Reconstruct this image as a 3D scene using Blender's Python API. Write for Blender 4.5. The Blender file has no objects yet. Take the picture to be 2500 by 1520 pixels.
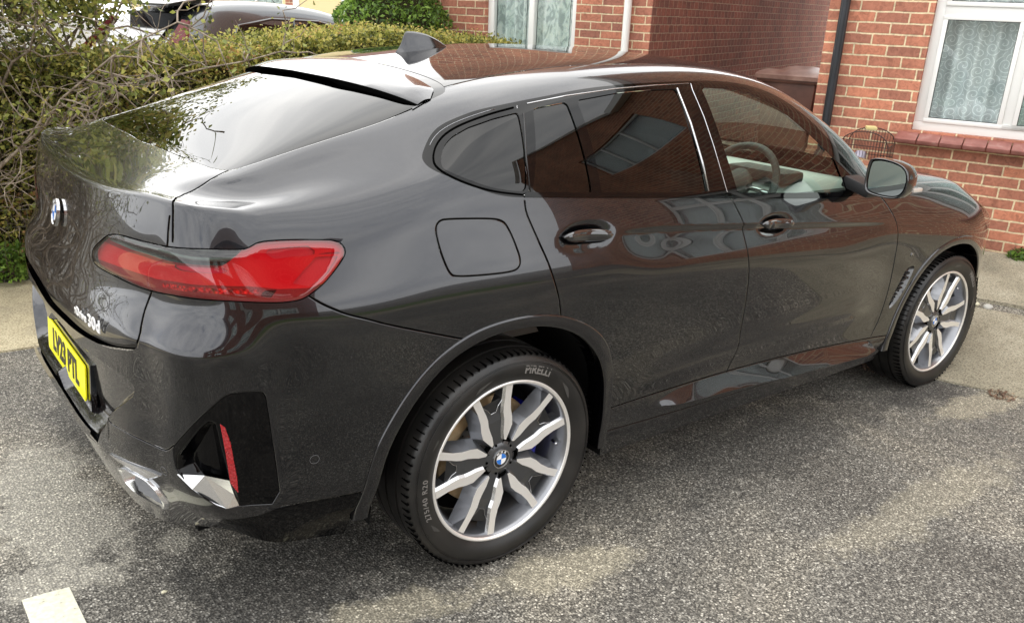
import bpy, bmesh, math, random
import numpy as np
from mathutils import Matrix, Vector
from mathutils.bvhtree import BVHTree
scene=bpy.context.scene
COL=scene.collection
random.seed(7); rng=np.random.default_rng(7)

# ------------------------------------------------------------------ camera
def set_cam(C,az,pt,rl,f):
    F=np.array([math.cos(pt)*math.cos(az),math.cos(pt)*math.sin(az),-math.sin(pt)])
    R=np.cross(F,[0,0,1.]);R/=np.linalg.norm(R);U=np.cross(R,F)
    R2=R*math.cos(rl)+U*math.sin(rl);U2=-R*math.sin(rl)+U*math.cos(rl)
    cd=bpy.data.cameras.new('camera'); co=bpy.data.objects.new('camera',cd); COL.objects.link(co)
    co.matrix_world=Matrix(((R2[0],U2[0],-F[0],C[0]),(R2[1],U2[1],-F[1],C[1]),(R2[2],U2[2],-F[2],C[2]),(0,0,0,1)))
    cd.sensor_width=36; cd.lens=f/2500*36; cd.clip_end=900; cd.clip_start=.05
    scene.camera=co
set_cam([-1.4933,-2.7465,1.6305],0.886742,0.317813,0.063284,2037.53)

# ------------------------------------------------------------------ world: bright broken cloud over a physical sky
SUN_EL=math.radians(52); SUN_AZ=math.radians(75)      # azimuth counted from +X (car's nose) towards +Y
w=bpy.data.worlds.new('World'); scene.world=w; w.use_nodes=True
nt=w.node_tree; N=nt.nodes; L=nt.links
bg=N['Background']; bg.inputs[1].default_value=.12
sky=N.new('ShaderNodeTexSky'); sky.sky_type='NISHITA'; sky.sun_disc=False; sky.sun_elevation=SUN_EL
sky.sun_rotation=math.pi/2-SUN_AZ
tc=N.new('ShaderNodeTexCoord'); mp=N.new('ShaderNodeMapping'); mp.inputs['Scale'].default_value=(1.3,1.3,3.6); mp.inputs['Rotation'].default_value=(0,0,.6)
no=N.new('ShaderNodeTexNoise'); no.inputs['Scale'].default_value=1.7; no.inputs['Detail'].default_value=7; no.inputs['Roughness'].default_value=.55; no.inputs['Distortion'].default_value=.6
cr=N.new('ShaderNodeValToRGB'); cr.color_ramp.elements[0].position=.24; cr.color_ramp.elements[0].color=(0,0,0,1); cr.color_ramp.elements[1].position=.38; cr.color_ramp.elements[1].color=(1,1,1,1)
no2=N.new('ShaderNodeTexNoise'); no2.inputs['Scale'].default_value=3.1; no2.inputs['Detail'].default_value=6
cr2=N.new('ShaderNodeValToRGB'); cr2.color_ramp.elements[0].position=.3; cr2.color_ramp.elements[0].color=(7.4,7.6,7.9,1); cr2.color_ramp.elements[1].position=.68; cr2.color_ramp.elements[1].color=(11.2,11.2,11.1,1)
mx=N.new('ShaderNodeMixRGB')
L.new(tc.outputs['Generated'],mp.inputs[0]); L.new(mp.outputs[0],no.inputs[0]); L.new(mp.outputs[0],no2.inputs[0])
L.new(no.outputs[0],cr.inputs[0]); L.new(no2.outputs[0],cr2.inputs[0])
L.new(cr.outputs[0],mx.inputs[0]); L.new(sky.outputs[0],mx.inputs[1]); L.new(cr2.outputs[0],mx.inputs[2]); L.new(mx.outputs[0],bg.inputs[0])
sd=bpy.data.lights.new('sun','SUN'); sd.energy=.9; sd.angle=math.radians(110); sd.color=(1,.95,.87)
so=bpy.data.objects.new('sun',sd); COL.objects.link(so)
so.rotation_euler=Vector((-math.cos(SUN_EL)*math.cos(SUN_AZ),-math.cos(SUN_EL)*math.sin(SUN_AZ),-math.sin(SUN_EL))).to_track_quat('-Z','Y').to_euler()
so.location=(0,0,12)
scene.view_settings.view_transform='Standard'; scene.view_settings.look='None'; scene.view_settings.gamma=1; scene.view_settings.exposure=1.2
scene.cycles.max_bounces=8; scene.cycles.transparent_max_bounces=24; scene.cycles.glossy_bounces=4

# ------------------------------------------------------------------ materials
def mat(name,base=(.5,.5,.5),rough=.5,metal=0,coat=0,coatr=.03,spec=.5,emit=None):
    m=bpy.data.materials.new(name); m.use_nodes=True
    b=m.node_tree.nodes['Principled BSDF']
    b.inputs['Base Color'].default_value=(*base,1); b.inputs['Roughness'].default_value=rough; b.inputs['Metallic'].default_value=metal
    b.inputs['Coat Weight'].default_value=coat; b.inputs['Coat Roughness'].default_value=coatr; b.inputs['Specular IOR Level'].default_value=spec
    return m
def nd(m,t,**kw):
    n=m.node_tree.nodes.new(t)
    for k,v in kw.items():
        if k in n.inputs: n.inputs[k].default_value=v
        else: setattr(n,k,v)
    return n
def lk(m,a,b): m.node_tree.links.new(a,b)
def bsdf(m): return m.node_tree.nodes['Principled BSDF']
def ramp(m,fac,stops):
    r=nd(m,'ShaderNodeValToRGB'); e=r.color_ramp.elements
    while len(e)<len(stops): e.new(.5)
    for i,(p,c) in enumerate(stops): e[i].position=p; e[i].color=(*c,1) if len(c)==3 else c
    lk(m,fac,r.inputs[0]); return r.outputs[0]
def bump(m,h,strength=.3,dist=.01):
    b=nd(m,'ShaderNodeBump'); b.inputs['Strength'].default_value=strength; b.inputs['Distance'].default_value=dist
    lk(m,h,b.inputs['Height']); lk(m,b.outputs[0],bsdf(m).inputs['Normal']); return b
def noise_col(m,scale,stops,detail=4,coord='Object',rough=.5,dist=0,sc=(1,1,1)):
    t=nd(m,'ShaderNodeTexCoord'); mp=nd(m,'ShaderNodeMapping'); mp.inputs['Scale'].default_value=sc
    lk(m,t.outputs[coord],mp.inputs[0])
    n=nd(m,'ShaderNodeTexNoise',Scale=scale,Detail=detail,Roughness=rough,Distortion=dist); lk(m,mp.outputs[0],n.inputs[0])
    c=ramp(m,n.outputs[0],stops); lk(m,c,bsdf(m).inputs['Base Color']); return n,c
def glass(name,tint,f0=.05,gloss=1.0,rough=0.0):
    m=bpy.data.materials.new(name); m.use_nodes=True; nt=m.node_tree; nt.nodes.clear()
    out=nt.nodes.new('ShaderNodeOutputMaterial'); mixn=nt.nodes.new('ShaderNodeMixShader')
    tr=nt.nodes.new('ShaderNodeBsdfTransparent'); tr.inputs[0].default_value=(*tint,1)
    gl=nt.nodes.new('ShaderNodeBsdfGlossy'); gl.inputs['Roughness'].default_value=rough; gl.inputs['Color'].default_value=(gloss,gloss,gloss,1)
    lw=nt.nodes.new('ShaderNodeLayerWeight'); lw.inputs[0].default_value=.5
    p=nt.nodes.new('ShaderNodeMath'); p.operation='POWER'; p.inputs[1].default_value=4.9; nt.links.new(lw.outputs['Facing'],p.inputs[0])
    mr=nt.nodes.new('ShaderNodeMapRange'); mr.inputs[3].default_value=f0; mr.inputs[4].default_value=1; nt.links.new(p.outputs[0],mr.inputs[0])
    nt.links.new(mr.outputs[0],mixn.inputs[0]); nt.links.new(tr.outputs[0],mixn.inputs[1]); nt.links.new(gl.outputs[0],mixn.inputs[2]); nt.links.new(mixn.outputs[0],out.inputs[0])
    return m
M={}
m=M['paint']=mat('car_paint',(.075,.076,.082),.19,.9,1.0,.008); bsdf(m).inputs['Coat IOR'].default_value=1.56
t=nd(m,'ShaderNodeTexCoord'); v=nd(m,'ShaderNodeTexVoronoi',Scale=900.); lk(m,t.outputs['Object'],v.inputs[0])
c=ramp(m,v.outputs['Color'],[(0,(.012,.0125,.0150)),(.6,(.018,.0185,.0220)),(1,(.032,.033,.038))]); lk(m,c,bsdf(m).inputs['Base Color'])
M['gloss_black']=mat('gloss_black',(.006,.006,.007),.05,0,1,.01,.6)
M['piano']=mat('piano_black',(.001,.001,.0013),.03,0,0,.03,.26)
M['black']=mat('satin_black',(.012,.012,.013),.45)
M['matt_black']=mat('matt_black',(.006,.006,.006),.9,spec=.1)
M['gap']=mat('gap_black',(.002,.002,.002),1,spec=0)
M['roof']=mat('roof_black',(.006,.006,.007),.03,0,0,.01,.6)
M['privacy']=glass('privacy_glass',(.012,.013,.013),.04)
M['rear_glass']=glass('rear_glass',(.012,.012,.012),.05)
M['clear']=glass('clear_glass',(.74,.86,.79),.05)
M['shield']=glass('windscreen_glass',(.8,.9,.84),.05)
M['chrome']=mat('chrome',(.75,.75,.76),.08,1)
M['satin']=mat('satin_chrome',(.5,.5,.51),.22,1)
M['machined']=mat('machined_alloy',(.92,.90,.87),.34,.7)
t=nd(M['machined'],'ShaderNodeTexCoord'); v=nd(M['machined'],'ShaderNodeTexNoise',Scale=60.,Detail=2); lk(M['machined'],t.outputs['Object'],v.inputs[0])
bump(M['machined'],v.outputs[0],.05,.001)
M['rimgrey']=mat('rim_grey',(.24,.245,.26),.30,.85,.6,.05)
M['tyre']=mat('tyre_rubber',(.006,.006,.006),.38,spec=.45)
m=M['tyre']; t=nd(m,'ShaderNodeTexCoord'); n=nd(m,'ShaderNodeTexNoise',Scale=9.,Detail=5); lk(m,t.outputs['Object'],n.inputs[0])
c=ramp(m,n.outputs[0],[(.35,(.006,.006,.006)),(.7,(.02,.018,.016))]); lk(m,c,bsdf(m).inputs['Base Color'])
M['tyretext']=mat('tyre_lettering',(.15,.14,.13),.5)
M['disc']=mat('brake_disc',(.62,.60,.57),.28,1)
m=M['rust']=mat('disc_rust',(.3,.17,.08),.5,.25); noise_col(m,30,[(.3,(.42,.27,.13)),(.7,(.70,.52,.30))],sc=(1,1,1))
M['caliper']=mat('caliper_blue',(.005,.008,.22),.25,0,1)
M['yellow']=mat('plate_yellow',(1.0,.93,.008),.35); bsdf(M['yellow']).inputs['Coat Weight'].default_value=.3
M['platetext']=mat('plate_black',(.02,.02,.02),.4)
M['white']=mat('emblem_white',(.8,.8,.8),.25,0,.5)
M['blue']=mat('emblem_blue',(.02,.16,.55),.25,0,.5)
M['lampred']=mat('lamp_red_inner',(.36,.007,.018),.35)
M['lampdeep']=mat('lamp_deep_red',(.11,.002,.004),.35)
m=M['lampled']=mat('lamp_led_band',(.5,.02,.02),.25,.2)
t=nd(m,'ShaderNodeTexCoord'); v=nd(m,'ShaderNodeTexVoronoi',Scale=110.); lk(m,t.outputs['Object'],v.inputs[0])
c=ramp(m,v.outputs['Distance'],[(.1,(.60,.06,.04)),(.5,(.26,.006,.008)),(.8,(.07,.0,.0))]); lk(m,c,bsdf(m).inputs['Base Color']); bump(m,v.outputs['Distance'],.6,.004)
M['lampglow']=mat('lamp_guide',(1.0,.16,.18),.3)
m=M['lampgrey']=mat('lamp_grey_inner',(.16,.18,.17),.25,.3)
t=nd(m,'ShaderNodeTexCoord'); wv=nd(m,'ShaderNodeTexWave',Scale=14.,bands_direction='Z'); lk(m,t.outputs['Object'],wv.inputs[0])
c=ramp(m,wv.outputs[0],[(.2,(.010,.012,.011)),(.6,(.04,.05,.045)),(.93,(.30,.34,.32))]); lk(m,c,bsdf(m).inputs['Base Color']); bump(m,wv.outputs[0],.7,.006)
M['lens_red']=glass('lens_red',(1,.36,.40),.075)
M['lens_grey']=glass('lens_grey',(.42,.46,.44),.06)
M['lens_clear']=glass('lens_clear',(.9,.92,.93),.08)
m=M['reflector']=mat('reflector_red',(.33,.005,.010),.25,0,.8); t=nd(m,'ShaderNodeTexCoord'); v=nd(m,'ShaderNodeTexVoronoi',Scale=170.); lk(m,t.outputs['Object'],v.inputs[0]); bump(m,v.outputs['Distance'],.8,.004)
M['seat']=mat('seat_leather',(.30,.27,.24),.5); M['dash']=mat('dash_grey',(.06,.065,.062),.6); M['trimlight']=mat('interior_pale',(.48,.50,.47),.6)
M['mirror']=mat('mirror_glass',(.85,.92,.88),.0,1)
M['amber']=mat('indicator_lens',(.55,.50,.45),.15,0,1)
# ------------------------------------------------------------------ object helpers
def tag(o,label=None,cat=None,group=None,kind=None):
    if label: o['label']=label
    if cat: o['category']=cat
    if group: o['group']=group
    if kind: o['kind']=kind
    return o
def empty(name,loc=(0,0,0),mw=None):
    o=bpy.data.objects.new(name,None); COL.objects.link(o); o.empty_display_size=.2
    if mw is not None: o.matrix_world=mw
    else: o.location=loc
    return o
def obj(name,me,m,parent=None):
    if m is not None:
        for k in (m if isinstance(m,(list,tuple)) else [m]): me.materials.append(k)
    o=bpy.data.objects.new(name,me); COL.objects.link(o)
    if parent is not None: o.parent=parent
    return o
def mesh(V,F,smooth=False,name='m'):
    me=bpy.data.meshes.new(name); me.from_pydata([tuple(map(float,v)) for v in V],[],[tuple(int(i) for i in f) for f in F]); me.update()
    if smooth: me.shade_smooth()
    return me
class MB:
    def __init__(s): s.V=[];s.F=[];s.mi=[]
    def add(s,V,F,mi=0):
        k=len(s.V); s.V+=[tuple(v) for v in V]; s.F+=[tuple(i+k for i in f) for f in F]; s.mi+=[mi]*len(F); return s
    def box(s,c,d,R=None,mi=0):
        c=Vector(c); P=[]
        for x in (-.5,.5):
            for y in (-.5,.5):
                for z in (-.5,.5):
                    v=Vector((x*d[0],y*d[1],z*d[2]))
                    if R is not None: v=R@v
                    P.append(c+v)
        return s.add(P,[(0,1,3,2),(4,6,7,5),(0,4,5,1),(2,3,7,6),(0,2,6,4),(1,5,7,3)],mi)
    def b2(s,a,b,mi=0):
        return s.box([(a[i]+b[i])/2 for i in range(3)],[abs(b[i]-a[i]) for i in range(3)],None,mi)
    def tube(s,pts,r,n=8,cap=True,mi=0):
        pts=[Vector(p) for p in pts]; rr=r if isinstance(r,(list,tuple)) else [r]*len(pts); k=len(s.V); up=None
        for i,p in enumerate(pts):
            d=(pts[min(i+1,len(pts)-1)]-pts[max(i-1,0)]).normalized()
            if up is None:
                up=Vector((0,0,1)) if abs(d.z)<.9 else Vector((1,0,0))
            a=d.cross(up).normalized(); b=a.cross(d).normalized(); up=b
            for j in range(n):
                t=2*math.pi*j/n; s.V.append(tuple(p+(a*math.cos(t)+b*math.sin(t))*rr[i]))
        for i in range(len(pts)-1):
            for j in range(n):
                s.F.append((k+i*n+j,k+i*n+(j+1)%n,k+(i+1)*n+(j+1)%n,k+(i+1)*n+j)); s.mi.append(mi)
        if cap:
            s.F.append(tuple(k+j for j in range(n))[::-1]); s.F.append(tuple(k+(len(pts)-1)*n+j for j in range(n))); s.mi+=[mi,mi]
        return s
    def lathe(s,prof,n=48,mi=0,closed=False,axis='y'):
        # prof: (radius, along) ; axis y: point = (r cos, along, r sin)
        k=len(s.V); m=len(prof)
        for j in range(n):
            t=2*math.pi*j/n
            for r,a in prof:
                if axis=='y': s.V.append((r*math.cos(t),a,r*math.sin(t)))
                else: s.V.append((r*math.cos(t),r*math.sin(t),a))
        for j in range(n):
            for i in range(m-1 if not closed else m):
                i2=(i+1)%m
                s.F.append((k+j*m+i,k+((j+1)%n)*m+i,k+((j+1)%n)*m+i2,k+j*m+i2)); s.mi.append(mi)
        return s
    def prism(s,poly,z0,z1,f=lambda x,y,z:(x,y,z),mi=0):
        n=len(poly); k=len(s.V)
        for z in (z0,z1):
            for x,y in poly: s.V.append(tuple(f(x,y,z)))
        s.F.append(tuple(k+i for i in range(n))[::-1]); s.F.append(tuple(k+n+i for i in range(n))); s.mi+=[mi,mi]
        for i in range(n): s.F.append((k+i,k+(i+1)%n,k+n+(i+1)%n,k+n+i)); s.mi.append(mi)
        return s
    def mesh(s,smooth=False,bevel=0,fix=True,autosm=None):
        me=bpy.data.meshes.new('m'); me.from_pydata(s.V,[],s.F); me.update()
        me.polygons.foreach_set('material_index',s.mi)
        if fix or bevel:
            bm=bmesh.new(); bm.from_mesh(me)
            if fix: bmesh.ops.recalc_face_normals(bm,faces=bm.faces)
            if bevel:
                es=[e for e in bm.edges if len(e.link_faces)==2 and e.calc_face_angle(0)>.5]
                bmesh.ops.bevel(bm,geom=es,offset=bevel,segments=2,profile=.6,affect='EDGES',clamp_overlap=True)
            bm.to_mesh(me); bm.free()
        if smooth or bevel: me.shade_smooth()
        if autosm or bevel:
            try: me.set_sharp_from_angle(angle=autosm or .7)
            except Exception: pass
        return me
    def add_mesh(s,me,mi=0):
        s.add([tuple(v.co) for v in me.vertices],[tuple(p.vertices) for p in me.polygons],mi); bpy.data.meshes.remove(me); return s
    def make(s,name,m,parent=None,**kw): return obj(name,s.mesh(**kw),m,parent)
def text_mesh(txt,size,extr,f,mats=None,bold=0.0,align='CENTER',shear=0,space=1.0):
    cu=bpy.data.curves.new('t','FONT'); cu.body=txt; cu.size=size; cu.extrude=extr; cu.align_x=align; cu.align_y='CENTER'; cu.offset=bold; cu.shear=shear; cu.space_character=space
    cu.resolution_u=3
    o=bpy.data.objects.new('t',cu); COL.objects.link(o)
    me=bpy.data.meshes.new_from_object(o.evaluated_get(bpy.context.evaluated_depsgraph_get())); bpy.data.objects.remove(o); bpy.data.curves.remove(cu)
    n=len(me.vertices); co=np.empty(n*3); me.vertices.foreach_get('co',co); co=co.reshape(-1,3)
    me.vertices.foreach_set('co',np.array([f(*c) for c in co]).ravel()); me.update()
    return me
def chaikin(P,it=2,closed=True):
    P=np.array(P,float)
    for _ in range(it):
        Q=np.roll(P,-1,0) if closed else P[1:]
        A=P if closed else P[:-1]
        R=np.empty((len(A)*2,P.shape[1])); R[0::2]=A*.75+Q*.25; R[1::2]=A*.25+Q*.75
        if not closed: R=np.vstack([P[:1],R,P[-1:]])
        P=R
    return P
def crom(P,n=8,closed=False):
    P=np.array(P,float); out=[]
    m=len(P)
    for i in range(m if closed else m-1):
        p0=P[(i-1)%m] if closed or i>0 else 2*P[0]-P[1]; p1=P[i]; p2=P[(i+1)%m]; p3=P[(i+2)%m] if closed or i+2<m else 2*P[-1]-P[-2]
        for k in range(n):
            t=k/n; out.append(.5*((2*p1)+(-p0+p2)*t+(2*p0-5*p1+4*p2-p3)*t*t+(-p0+3*p1-3*p2+p3)*t**3))
    if not closed: out.append(P[-1])
    return np.array(out)
# ------------------------------------------------------------------ car body surface
# ---------- numeric helpers ----------
def pch(xs, ys):
    xs=np.array(xs,float); ys=np.array(ys,float); h=np.diff(xs); d=np.diff(ys)/h
    m=np.zeros(len(xs)); m[0]=d[0]; m[-1]=d[-1]
    for i in range(1,len(xs)-1):
        if d[i-1]*d[i]>0:
            a=2*h[i]+h[i-1]; b=h[i]+2*h[i-1]; m[i]=(a+b)/(a/d[i-1]+b/d[i])
    def f(x):
        x=np.asarray(x,float); k=np.clip(np.searchsorted(xs,x)-1,0,len(h)-1)
        t=(x-xs[k])/h[k]; t2=t*t; t3=t2*t
        return (2*t3-3*t2+1)*ys[k]+(t3-2*t2+t)*h[k]*m[k]+(-2*t3+3*t2)*ys[k+1]+(t3-t2)*h[k]*m[k+1]
    return f
def tab(*p): return pch([a for a,b in p],[b for a,b in p])
# half width of the flank at given x for a few heights
FL=[(.22,tab((-.74,.81),(0,.872),(2.9,.872),(3.32,.80))),
    (.34,tab((-.74,.870),(-.5,.895),(0,.925),(.5,.912),(1.6,.903),(2.4,.912),(2.86,.925),(3.1,.91),(3.32,.86))),
    (.46,tab((-.74,.885),(-.5,.918),(0,.945),(.5,.918),(1.2,.903),(2.2,.908),(2.5,.927),(2.86,.943),(3.1,.927),(3.32,.88))),
    (.62,tab((-.74,.895),(-.5,.930),(0,.955),(.5,.930),(1.2,.913),(2.2,.917),(2.5,.937),(2.86,.950),(3.1,.935),(3.32,.885))),
    (.77,tab((-.74,.902),(-.5,.937),(0,.957),(.5,.942),(1.2,.929),(2.2,.930),(2.5,.942),(2.86,.952),(3.1,.936),(3.32,.882))),
    (.91,tab((-.74,.906),(-.5,.937),(0,.957),(.5,.950),(1.2,.942),(2.2,.936),(2.86,.940),(3.1,.918),(3.32,.855))),
    (1.06,tab((-.74,.868),(-.5,.912),(0,.940),(.5,.940),(1.2,.926),(2.0,.905),(2.3,.880),(2.86,.838),(3.1,.80),(3.32,.74)))]
EZ=tab((-.74,1.185),(-.5,1.185),(-.3,1.20),(0,1.195),(1,1.14),(1.9,1.08),(2.3,1.065),(2.86,1.04),(3.1,1.0),(3.32,.935))
EW=tab((-.74,.815),(-.5,.855),(-.3,.885),(0,.897),(1,.892),(1.9,.885),(2.3,.875),(2.86,.845),(3.1,.815),(3.32,.765))
def flank(x,z):
    zs=[a for a,_ in FL]; ws=[float(f(x)) for _,f in FL]
    if z<=.91: return float(pch(zs,ws)(z))
    ez=float(EZ(x)); ew=float(EW(x))
    zs=[.62,.77,.91,ez]; ws=[ws[3],ws[4],ws[5],ew]
    return float(pch(zs,ws)(z)) if ez>.92 else ws[3]
UP={ # x: B1,B2,C,D,E as (w,z)
-.74:((.735,1.203),(.67,1.235),(.60,1.257),(.33,1.262),(0,1.264)),
-.60:((.755,1.225),(.685,1.263),(.60,1.302),(.33,1.321),(0,1.327)),
-.45:((.785,1.250),(.70,1.300),(.60,1.351),(.33,1.386),(0,1.397)),
-.28:((.825,1.275),(.725,1.345),(.60,1.402),(.33,1.449),(0,1.461)),
-.10:((.848,1.295),(.748,1.400),(.605,1.462),(.33,1.497),(0,1.508)),
.10:((.850,1.305),(.752,1.435),(.61,1.505),(.33,1.531),(0,1.545)),
.35:((.842,1.315),(.745,1.465),(.61,1.540),(.33,1.566),(0,1.578)),
.65:((.833,1.315),(.738,1.475),(.61,1.560),(.33,1.588),(0,1.598)),
1.0:((.825,1.300),(.735,1.467),(.61,1.564),(.33,1.594),(0,1.604)),
1.35:((.825,1.268),(.738,1.430),(.615,1.536),(.33,1.576),(0,1.588)),
1.68:((.832,1.215),(.755,1.350),(.635,1.452),(.34,1.517),(0,1.532)),
1.98:((.843,1.145),(.785,1.225),(.675,1.305),(.37,1.375),(0,1.40)),
2.2:((.83,1.093),(.775,1.125),(.685,1.160),(.40,1.215),(0,1.245)),
2.42:((.815,1.092),(.735,1.110),(.61,1.122),(.34,1.137),(0,1.145)),
2.86:((.79,1.070),(.71,1.082),(.58,1.090),(.32,1.110),(0,1.12)),
3.1:((.765,1.03),(.69,1.048),(.56,1.060),(.30,1.080),(0,1.09)),
3.32:((.72,.962),(.64,.987),(.52,1.003),(.29,1.025),(0,1.035))}
ZR=[.22,.33,.45,.58,.70,.82,.94,1.05]
REAR=[ # rows bottom..lip: z and x at y=0,.25,.48,.64 then the corner (x,w,z)
((.30,.30,.30,.31),(-1.0,-1.0,-.985,-.94),(-.835,.80,.335)),
((.41,.41,.41,.42),(-1.05,-1.05,-1.035,-.985),(-.885,.850,.43)),
((.53,.53,.53,.54),(-1.068,-1.066,-1.052,-1.01),(-.905,.864,.545)),
((.64,.64,.64,.65),(-1.075,-1.072,-1.055,-1.015),(-.905,.866,.65)),
((.74,.74,.74,.745),(-1.078,-1.073,-1.055,-1.012),(-.906,.870,.745)),
((.850,.850,.860,.868),(-1.066,-1.062,-1.052,-1.020),(-.918,.880,.872)),
((.955,.955,.962,.968),(-1.032,-1.028,-1.006,-.968),(-.877,.843,.968)),
((1.08,1.08,1.085,1.085),(-1.014,-1.010,-.994,-.960),(-.882,.832,1.06)),
((1.19,1.193,1.203,1.214),(-.992,-.986,-.963,-.928),(-.866,.790,1.200))]
FRONT=[((.24,)*4,(3.60,3.58,3.52,3.42),(3.34,.74,.24)),
((.35,)*4,(3.68,3.66,3.60,3.52),(3.43,.80,.35)),
((.46,)*4,(3.71,3.69,3.63,3.55),(3.46,.82,.46)),
((.58,)*4,(3.72,3.70,3.64,3.56),(3.47,.82,.58)),
((.68,)*4,(3.72,3.70,3.64,3.56),(3.47,.81,.68)),
((.77,)*4,(3.71,3.69,3.63,3.55),(3.47,.795,.76)),
((.85,)*4,(3.70,3.68,3.61,3.53),(3.46,.775,.81)),
((.91,.91,.90,.88),(3.68,3.66,3.58,3.50),(3.44,.75,.845)),
((.965,.96,.94,.915),(3.60,3.58,3.51,3.44),(3.41,.72,.88))]
def build_cage():
    V=[];F=[]
    def add(x,w,z): V.append((x,-w,z)); return len(V)-1
    xs=sorted(UP); nrow=9; WS=[0,.25,.48,.64]; RC=[0,.21,.41,.56,.67]
    def cols(TB,k):
        zz,xx,c=TB
        ws=WS+[c[1]]; fx=pch(ws,list(xx)+[c[0]]); fz=pch(ws,list(zz)+[c[2]])
        w=RC[k]*(c[1]/.80 if k>2 else 1) if k<5 else c[1]
        w=min(w,c[1]-.06) if k<5 else w
        return float(fx(w)),w,float(fz(w))
    ring=[]
    for k in range(6): ring.append([add(*cols(REAR[r],k)) for r in range(nrow)])
    side=[]
    for x in xs:
        col=[]
        ez=float(EZ(x))
        for r in range(8):
            z=ZR[r]
            if ez<1.12: z=.22+(ZR[r]-.22)*(ez-.06-.22)/(1.05-.22)
            if x<-.5: z=z+(REAR[r][2][2]-z)*(-.5-x)/.4
            col.append(add(x,flank(x,z),z))
        col.append(add(x,float(EW(x)),ez)); ring.append(col); side.append(col)
    for k in (5,4,3,2,1,0): ring.append([add(*cols(FRONT[r],k)) for r in range(nrow)])
    for a,b in zip(ring[:-1],ring[1:]):
        for r in range(nrow-1): F.append((a[r],b[r],b[r+1],a[r+1]))
    up=[[ring[k][8] for k in (5,4,3,2,1,0)]]
    for x,col in zip(xs,side): up.append([col[8]]+[add(x,*q) for q in UP[x]])
    up.append([ring[-6+k][8] for k in (0,1,2,3,4,5)])
    for a,b in zip(up[:-1],up[1:]):
        for k in range(5): F.append((a[k],b[k],b[k+1],a[k+1]))
    # creases
    cr={}
    for k in range(5): cr[(ring[k][8],ring[k+1][8])]=.75
    cr[(ring[5][8],ring[6][8])]=.45
    cr[(ring[6][8],ring[7][8])]=.2
    for k in range(5): cr[(ring[k][7],ring[k+1][7])]=.25
    for r_,w_ in ((1,.3),(2,.5),(3,.55),(4,.45),(5,.15)): cr[(ring[6][r_],ring[6][r_+1])]=w_
    for k in (2,3,4,5): cr[(ring[k][5],ring[k+1][5])]=(.2,.45,.55,.4)[k-2]
    for k in (2,3,4): cr[(up[1][k],up[1][k+1])]=.85
    return V,F,cr
def subdiv(level):
    V,F,cr=build_cage()
    n=len(V); V=np.array(V); tgt=V.copy()
    # mirror the cage so that the centre line is smooth
    on=np.abs(V[:,1])<1e-6
    mid=np.arange(n); idx=np.full(n,-1); idx[on]=mid[on]; idx[~on]=n+np.arange((~on).sum())
    def full(V): 
        M=V[~on]*[1,-1,1]; return np.vstack([V,M])
    FF=[tuple(f) for f in F]+[tuple(idx[list(f)][::-1]) for f in F]
    E_={}
    for (a,b),w in cr.items(): E_[tuple(sorted((a,b)))]=w; E_[tuple(sorted((int(idx[a]),int(idx[b]))))]=w
    def run(V,lv):
        me=bpy.data.meshes.new('cage'); me.from_pydata([tuple(v) for v in full(V)],[],[tuple(int(i) for i in f) for f in FF]); me.update()
        at=me.attributes.new('crease_edge','FLOAT','EDGE')
        for e in me.edges:
            w=E_.get(tuple(sorted(e.vertices)))
            if w: at.data[e.index].value=w
        ob=bpy.data.objects.new('cage',me); bpy.context.scene.collection.objects.link(ob)
        m=ob.modifiers.new('s','SUBSURF'); m.levels=lv; m.use_limit_surface=True; m.quality=4; m.boundary_smooth='PRESERVE_CORNERS'
        dg=bpy.context.evaluated_depsgraph_get(); ev=ob.evaluated_get(dg).to_mesh()
        co=np.empty(len(ev.vertices)*3); ev.vertices.foreach_get('co',co); co=co.reshape(-1,3)
        fv=None
        if lv>1:
            fv=np.empty(len(ev.loops),int); ev.loops.foreach_get('vertex_index',fv); fv=fv.reshape(-1,4)
        bpy.data.objects.remove(ob); bpy.data.meshes.remove(me)
        return co,fv
    P=V.copy()
    for it in range(4):
        co,_=run(P,1); P=P+(tgt-co[:n])*.9
    co,fv=run(P,level)
    keep=(co[fv][:,:,1].mean(1)<0)
    fv=fv[keep]
    used=np.unique(fv); mp=np.full(len(co),-1); mp[used]=np.arange(len(used))
    co=co[used]; fv=mp[fv]
    co[np.abs(co[:,1])<1e-5,1]=0
    return co,fv
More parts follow.
